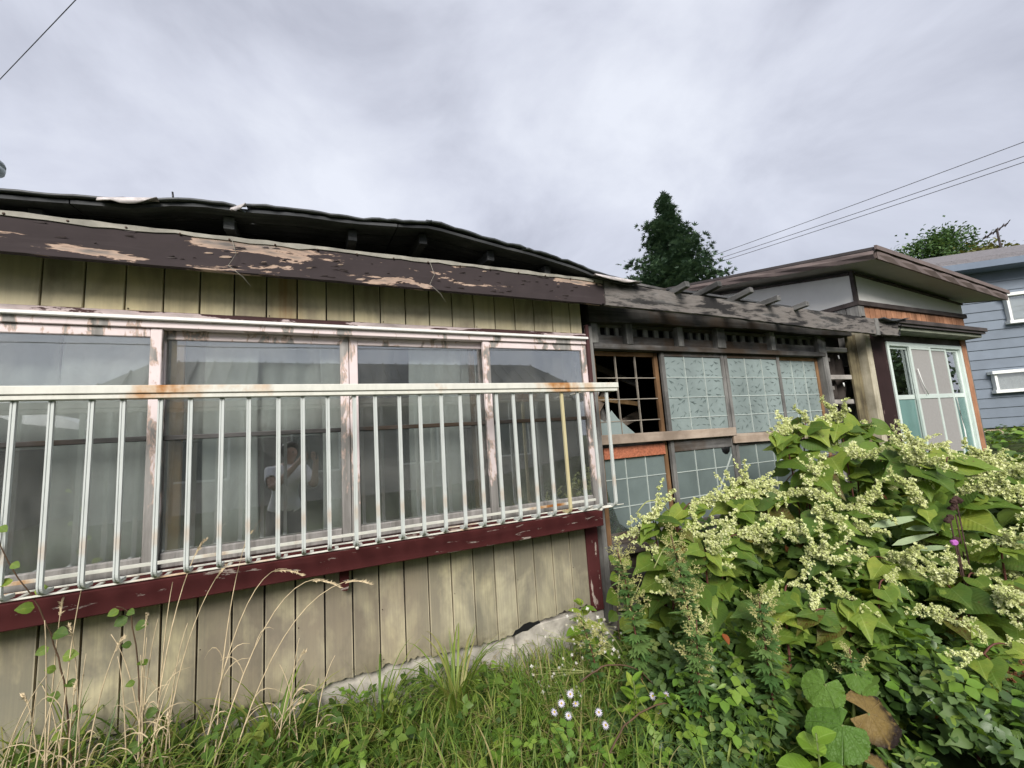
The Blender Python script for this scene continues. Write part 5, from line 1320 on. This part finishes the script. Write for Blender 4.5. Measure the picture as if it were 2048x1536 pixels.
# asters
def aster_flower(p, nrm, r, T):
    P = []; D = []; N_ = []
    nrm = Vector(nrm).normalized(); u = nrm.orthogonal().normalized(); v = nrm.cross(u)
    for k in range(14):
        a = 2*math.pi*k/14; d = u*math.cos(a)+v*math.sin(a); P.append(Vector(p)); D.append(d+nrm*RNG.uniform(-.15,.25)); N_.append(nrm)
    o = scatter('flower', [leaf_geo(oval_w, 2, 3, 1, .13, .2, .1)], P, D, N_, [r]*14, M_LILAC, T)
    bm = bmesh.new(); bmesh.ops.create_uvsphere(bm, u_segments=8, v_segments=5, radius=r*.25, matrix=Matrix.Translation(Vector(p)+nrm*r*.08)); finish(bm, 'flower_centre', M_YELLOWC, o, True)
def aster(base, heads, label):
    x, y = base; T = thing('aster', (x, y, gz(x, y)), label, 'flower')
    for hx, hy, hz in heads:
        pts = curve_pts((x, y, gz(x, y)), (x*.7+hx*.3, y, hz*.7), (hx, hy, hz), 6); tube('stem', pts, .003, M_STEMG, T, 5, .0015)
        aster_flower((hx, hy, hz), (RNG.gauss(-.3,.3), -.7+RNG.gauss(0,.2), .7), .019, T)
        scatter('leaves', [g_lance], [pts[k] for k in (2,3,4)], rnd_dirs(3), [(0,0,1)]*3, .05, M_MUG, T)['kind'] = 'stuff'
aster((1.06, -.58), [(1.00,-.60,.21), (1.04,-.60,.235), (1.05,-.64,.20), (1.09,-.60,.26), (1.08,-.66,.25)], 'pale lilac asters in a group of five at the lower edge')
aster((1.20, -.72), [(1.16,-.72,.22), (1.17,-.75,.18)], 'pair of lilac asters right of the group of five')
aster((1.46, -.76), [(1.42,-.78,.24), (1.50,-.78,.22), (1.44,-.80,.17)], 'lilac asters at the foot of the mugwort')
# butterbur, dead flower, seed heads, dead twigs
def big_leaf(x, y, z, s, d, n, T, m=0): put('leaf', BUTL[m], (x, y, z), d, n, s, T); 
BB = thing('butterbur', (1.86, -1.36, 0), 'big round butterbur leaves at the lower edge, one yellow brown with a black rim', 'plant')
for (x, y, z, s, d, n, m) in ((1.80,-1.38,.31,.19,(-.6,.3,-.35),(-.4,-.35,.85),0), (1.92,-1.41,.33,.18,(.6,-.35,-.3),(-.45,-.45,.75),1), (1.80,-1.48,.22,.12,(.6,-.3,-.3),(-.4,-.3,.85),1), (1.86,-1.30,.40,.14,(-.4,.1,-.5),(-.55,-.45,.7),0), (2.0,-1.34,.42,.13,(.5,-.4,-.3),(-.5,-.4,.8),0)):
    big_leaf(x, y, z, s, d, n, BB, m); tube('leaf_stalk', [(1.88,-1.34,0), (x*.6+1.88*.4, y, z*.7), (x, y, z)], .007, M_STEMG, BB, 6, .005)
DF = thing('dead_flower', (2.62, -1.52, .05), 'dead orange brown flower head in the lower right corner', 'plant')
tube('stem', [(2.60,-1.52,.0), (2.58,-1.55,.2), (2.56,-1.57,.30)], .005, M_STEMBR, DF, 5)
for a in range(4): put('flower_spray', DSPR, (2.56+.03*a,-1.57,.26+.015*a), (math.cos(a*1.7), -.3, .6), (0,-1,.6), .16, DF)
for i, (x, y, h, lab) in enumerate(((3.05,-1.36,.98,'tallest dark seed head on a thin stem in front of the thicket'), (3.12,-1.32,.93,'dark seed head right of the tallest one'), (2.95,-1.36,.90,'dark seed head left of the tallest one'), (2.92,-1.38,.80,'lowest dark seed head with a purple tuft'))):
    T = thing('thistle', (x, y, gz(x, y)), lab, 'flower'); tube('stem', [(x, y, gz(x, y)), (x+.01, y, h*.5), (x, y, h)], .0035, M_DARKHEAD, T, 5)
    for k in range(3 if i == 0 else 2):
        bm = bmesh.new(); bmesh.ops.create_icosphere(bm, subdivisions=2, radius=.015)
        for v in bm.verts: v.co *= RNG.uniform(.8,1.25)
        bmesh.ops.translate(bm, verts=bm.verts, vec=(x+(k-1)*.03, y, h+.01*(k % 2))); finish(bm, 'seed_head', M_DARKHEAD if not (i == 3 and k == 0) else M_PURPLE, T)
for pts, lab in (([(1.02,-.9,.12),(1.2,-.85,.22),(1.42,-.85,.24),(1.58,-.88,.16),(1.66,-.92,.02)], 'bare brown twig arching along the lower edge'),
                 ([(1.15,-.6,.30),(1.3,-.62,.34),(1.46,-.66,.28),(1.6,-.7,.1)], 'dead twig arching beside the bright green plant'),
                 ([(2.95,-.35,.75),(3.15,-.4,1.02),(3.35,-.42,1.08),(3.6,-.45,1.14)], 'dark bare branch inside the thicket before the doors')):
    q = smooth_line(pts, 5, .004)
    tag(tube('dead_twig', q, .005, M_STEMBR, None, 5, .002), lab, 'twig')
FL = thing('fallen_leaves', (2.9, -1.3, .3), 'few rust red leaves caught in the thicket', 'leaves')
for p in ((2.35,-1.42,.33), (2.3,-1.45,.25), (2.55,-.75,.72), (3.3,-.9,.95), (1.72,-.95,.5)): put('leaf', RUSTL[0], p, (RNG.gauss(0,1), -.5, -.3), (0,-1,.6), .05, FL)

M_PALEBL = m_leaf('pale_blade', ((0, (.30,.40,.22)), (1, (.42,.50,.30))), False, .3, .5, .3, False)
PALE = geo_mesh('leaf', leaf_geo(lance_w, 6, 3, 1, .06, .3, .12), M_PALEBL)
PBL = thing('pale_blades', (2.85, -1.05, .4), 'few long pale green blades lying across the middle of the thicket', 'plant')
for p, d, s_ in (((2.70,-1.12,.86), (.85,-.4,.16), .36), ((2.92,-1.18,.83), (.9,-.4,-.02), .30), ((2.80,-1.16,.76), (.85,-.38,.20), .28), ((2.95,-1.2,.72), (.9,-.4,.05), .24)):
    put('leaf', PALE, p, d, (-.5,-.6,.6), s_, PBL)

P_, D_, N2, T2 = [], [], [], []
for _ in range(1500):
    x, y = RNG.uniform(-1.3, 1.6), RNG.uniform(-.8, .1); a = RNG.uniform(0, 6.28)
    P_.append((x, y, gz(x, y)+RNG.uniform(.01,.13))); D_.append((math.cos(a), math.sin(a), RNG.uniform(-.2,.5))); N2.append((RNG.gauss(0,.4), RNG.gauss(0,.4), 1)); T2.append(RNG.uniform(.8, 1.0))
tag(scatter('dead_litter', blades, P_, D_, N2, NPR.uniform(.08,.22, 1500), M_GRASS, None, np.array(T2)), 'matted dead straw lying between the green grass blades', 'litter', kind='stuff')

# ------------------------------------------------------------------ the photographer, seen only as a reflection in the second window
def build_person():
    V = [('pelvis',(-.26,-2.98,.86),.125), ('waist',(-.26,-2.97,1.0),.115), ('chest',(-.25,-2.95,1.17),.135), ('upper',(-.24,-2.94,1.28),.12), ('neck',(-.22,-2.92,1.36),.05), ('skull',(-.20,-2.89,1.45),.075), ('crown',(-.20,-2.90,1.54),.07),
         ('nose',(-.135,-2.80,1.455),.014),
         ('shl',(-.40,-2.90,1.27),.06), ('ell',(-.36,-2.72,1.10),.045), ('wrl',(-.12,-2.62,1.36),.028), ('hal',(-.075,-2.585,1.42),.032),
         ('shr',(-.07,-2.96,1.27),.06), ('elr',(.04,-2.80,1.09),.045), ('wrr',(.055,-2.63,1.35),.028), ('har',(.06,-2.585,1.42),.032),
         ('hil',(-.36,-2.98,.82),.09), ('knl',(-.37,-2.95,.46),.062), ('anl',(-.37,-2.99,.09),.042), ('tol',(-.33,-2.80,.03),.036),
         ('hir',(-.16,-2.98,.82),.09), ('knr',(-.14,-2.94,.46),.062), ('anr',(-.13,-2.99,.09),.042), ('tor',(-.09,-2.80,.03),.036)]
    E_ = ['pelvis waist','waist chest','chest upper','upper neck','neck skull','skull crown','skull nose','upper shl','shl ell','ell wrl','wrl hal','upper shr','shr elr','elr wrr','wrr har',
          'pelvis hil','hil knl','knl anl','anl tol','pelvis hir','hir knr','knr anr','anr tor']
    idx = {n: i for i, (n, _, _) in enumerate(V)}
    verts = [p for _, p, _ in V]; rads = [r for _, _, r in V]; edges = [tuple(idx[a] for a in e_.split()) for e_ in E_]
    def chain(root, pts, r):
        prev = idx[root]
        for p in pts: verts.append(p); rads.append(r); edges.append((prev, len(verts)-1)); prev = len(verts)-1; r *= .9
    for side, x0, sg in (('hal', -.075, 1), ('har', .06, -1)):
        for k, l in enumerate((.040, .046, .043, .034)): chain(side, [(x0+sg*.012, -2.565, 1.455-.022*k), (x0+sg*(.012+l*.6), -2.553, 1.458-.022*k), (x0+sg*(.012+l), -2.56, 1.452-.022*k)], .0085)
        chain(side, [(x0+sg*.02, -2.595, 1.395), (x0+sg*.045, -2.585, 1.405)], .0095)
    me = bpy.data.meshes.new('person'); me.from_pydata(verts, edges, []); tmp = bpy.data.objects.new('tmp_body', me); COL.objects.link(tmp)
    tmp.modifiers.new('skin', 'SKIN')
    if not me.skin_vertices: 
        bpy.context.view_layer.objects.active = tmp
    for i, r in enumerate(rads):
        sv = me.skin_vertices[0].data[i]; sv.radius = (r, r); sv.use_root = (i == 0)
    sb = tmp.modifiers.new('sub', 'SUBSURF'); sb.levels = 2; sb.render_levels = 2
    dg = bpy.context.evaluated_depsgraph_get(); full = bpy.data.meshes.new_from_object(tmp.evaluated_get(dg))
    bpy.data.objects.remove(tmp)
    M_SKIN = plain('skin', (.46,.29,.21), .55, .3, .06, 20, .05); M_TEE = plain('white_cotton', (.78,.78,.80), .9, .1, .04, 12, .2)
    M_TROU = plain('dark_trousers', (.035,.038,.05), .9, .1, .2, 12, .2); M_HAIR = plain('dark_hair', (.018,.014,.012), .6, .3, .3, 60, .5)
    full.polygons.foreach_set('use_smooth', [True]*len(full.polygons))
    P = thing('person', (-.25, -2.95, 0), 'person in white t-shirt holding up a phone, reflected in the window', 'person')
    b = link('body', full, M_SKIN, P)
    def shell(name, cond, off, mat):
        bm = bmesh.new(); bm.from_mesh(full); bm.normal_update()
        for v in bm.verts: v.co += v.normal*off
        bmesh.ops.delete(bm, geom=[f for f in bm.faces if not cond(f.calc_center_median())], context='FACES')
        o = finish(bm, name, mat, P, True); o.modifiers.new('thickness', 'SOLIDIFY').thickness = .004
    shell('t_shirt', lambda c: .84 < c.z < 1.335 and c.y < -2.80 or (1.14 < c.z < 1.335 and c.y < -2.78), .016, M_TEE)
    shell('trousers', lambda c: .07 < c.z < .92 and c.y < -2.86, .012, M_TROU)
    shell('shoes', lambda c: c.z < .085, .008, M_BLACK)
    bm = bmesh.new(); bmesh.ops.create_icosphere(bm, subdivisions=3, radius=.098, matrix=Matrix.Translation((-.205, -2.905, 1.505)))
    bmesh.ops.delete(bm, geom=[v for v in bm.verts if (v.co-Vector((-.205,-2.905,1.505))).dot(Vector((.6,.8,-.55)).normalized()) > .035], context='VERTS')
    for v in bm.verts: v.co += Vector((RNG.gauss(0,.004), RNG.gauss(0,.004), RNG.gauss(0,.004)))
    o = finish(bm, 'hair', M_HAIR, P, True); o.modifiers.new('thickness', 'SOLIDIFY').thickness = .012
    for s in (-1, 1):
        c = Vector((-.148, -2.833, 1.475)) + Vector((.8,-.6,0))*.028*s
        bm = bmesh.new(); bmesh.ops.create_uvsphere(bm, u_segments=8, v_segments=6, radius=.011, matrix=Matrix.Translation(c)); finish(bm, 'eye', M_BLACK, P, True)
    PH = box('phone', -.076, .072, -2.568, -2.558, 1.385, 1.462, M_BLACK, None, .003)
    tag(PH, 'dark phone held up by the person reflected in the window', 'phone')
build_person()
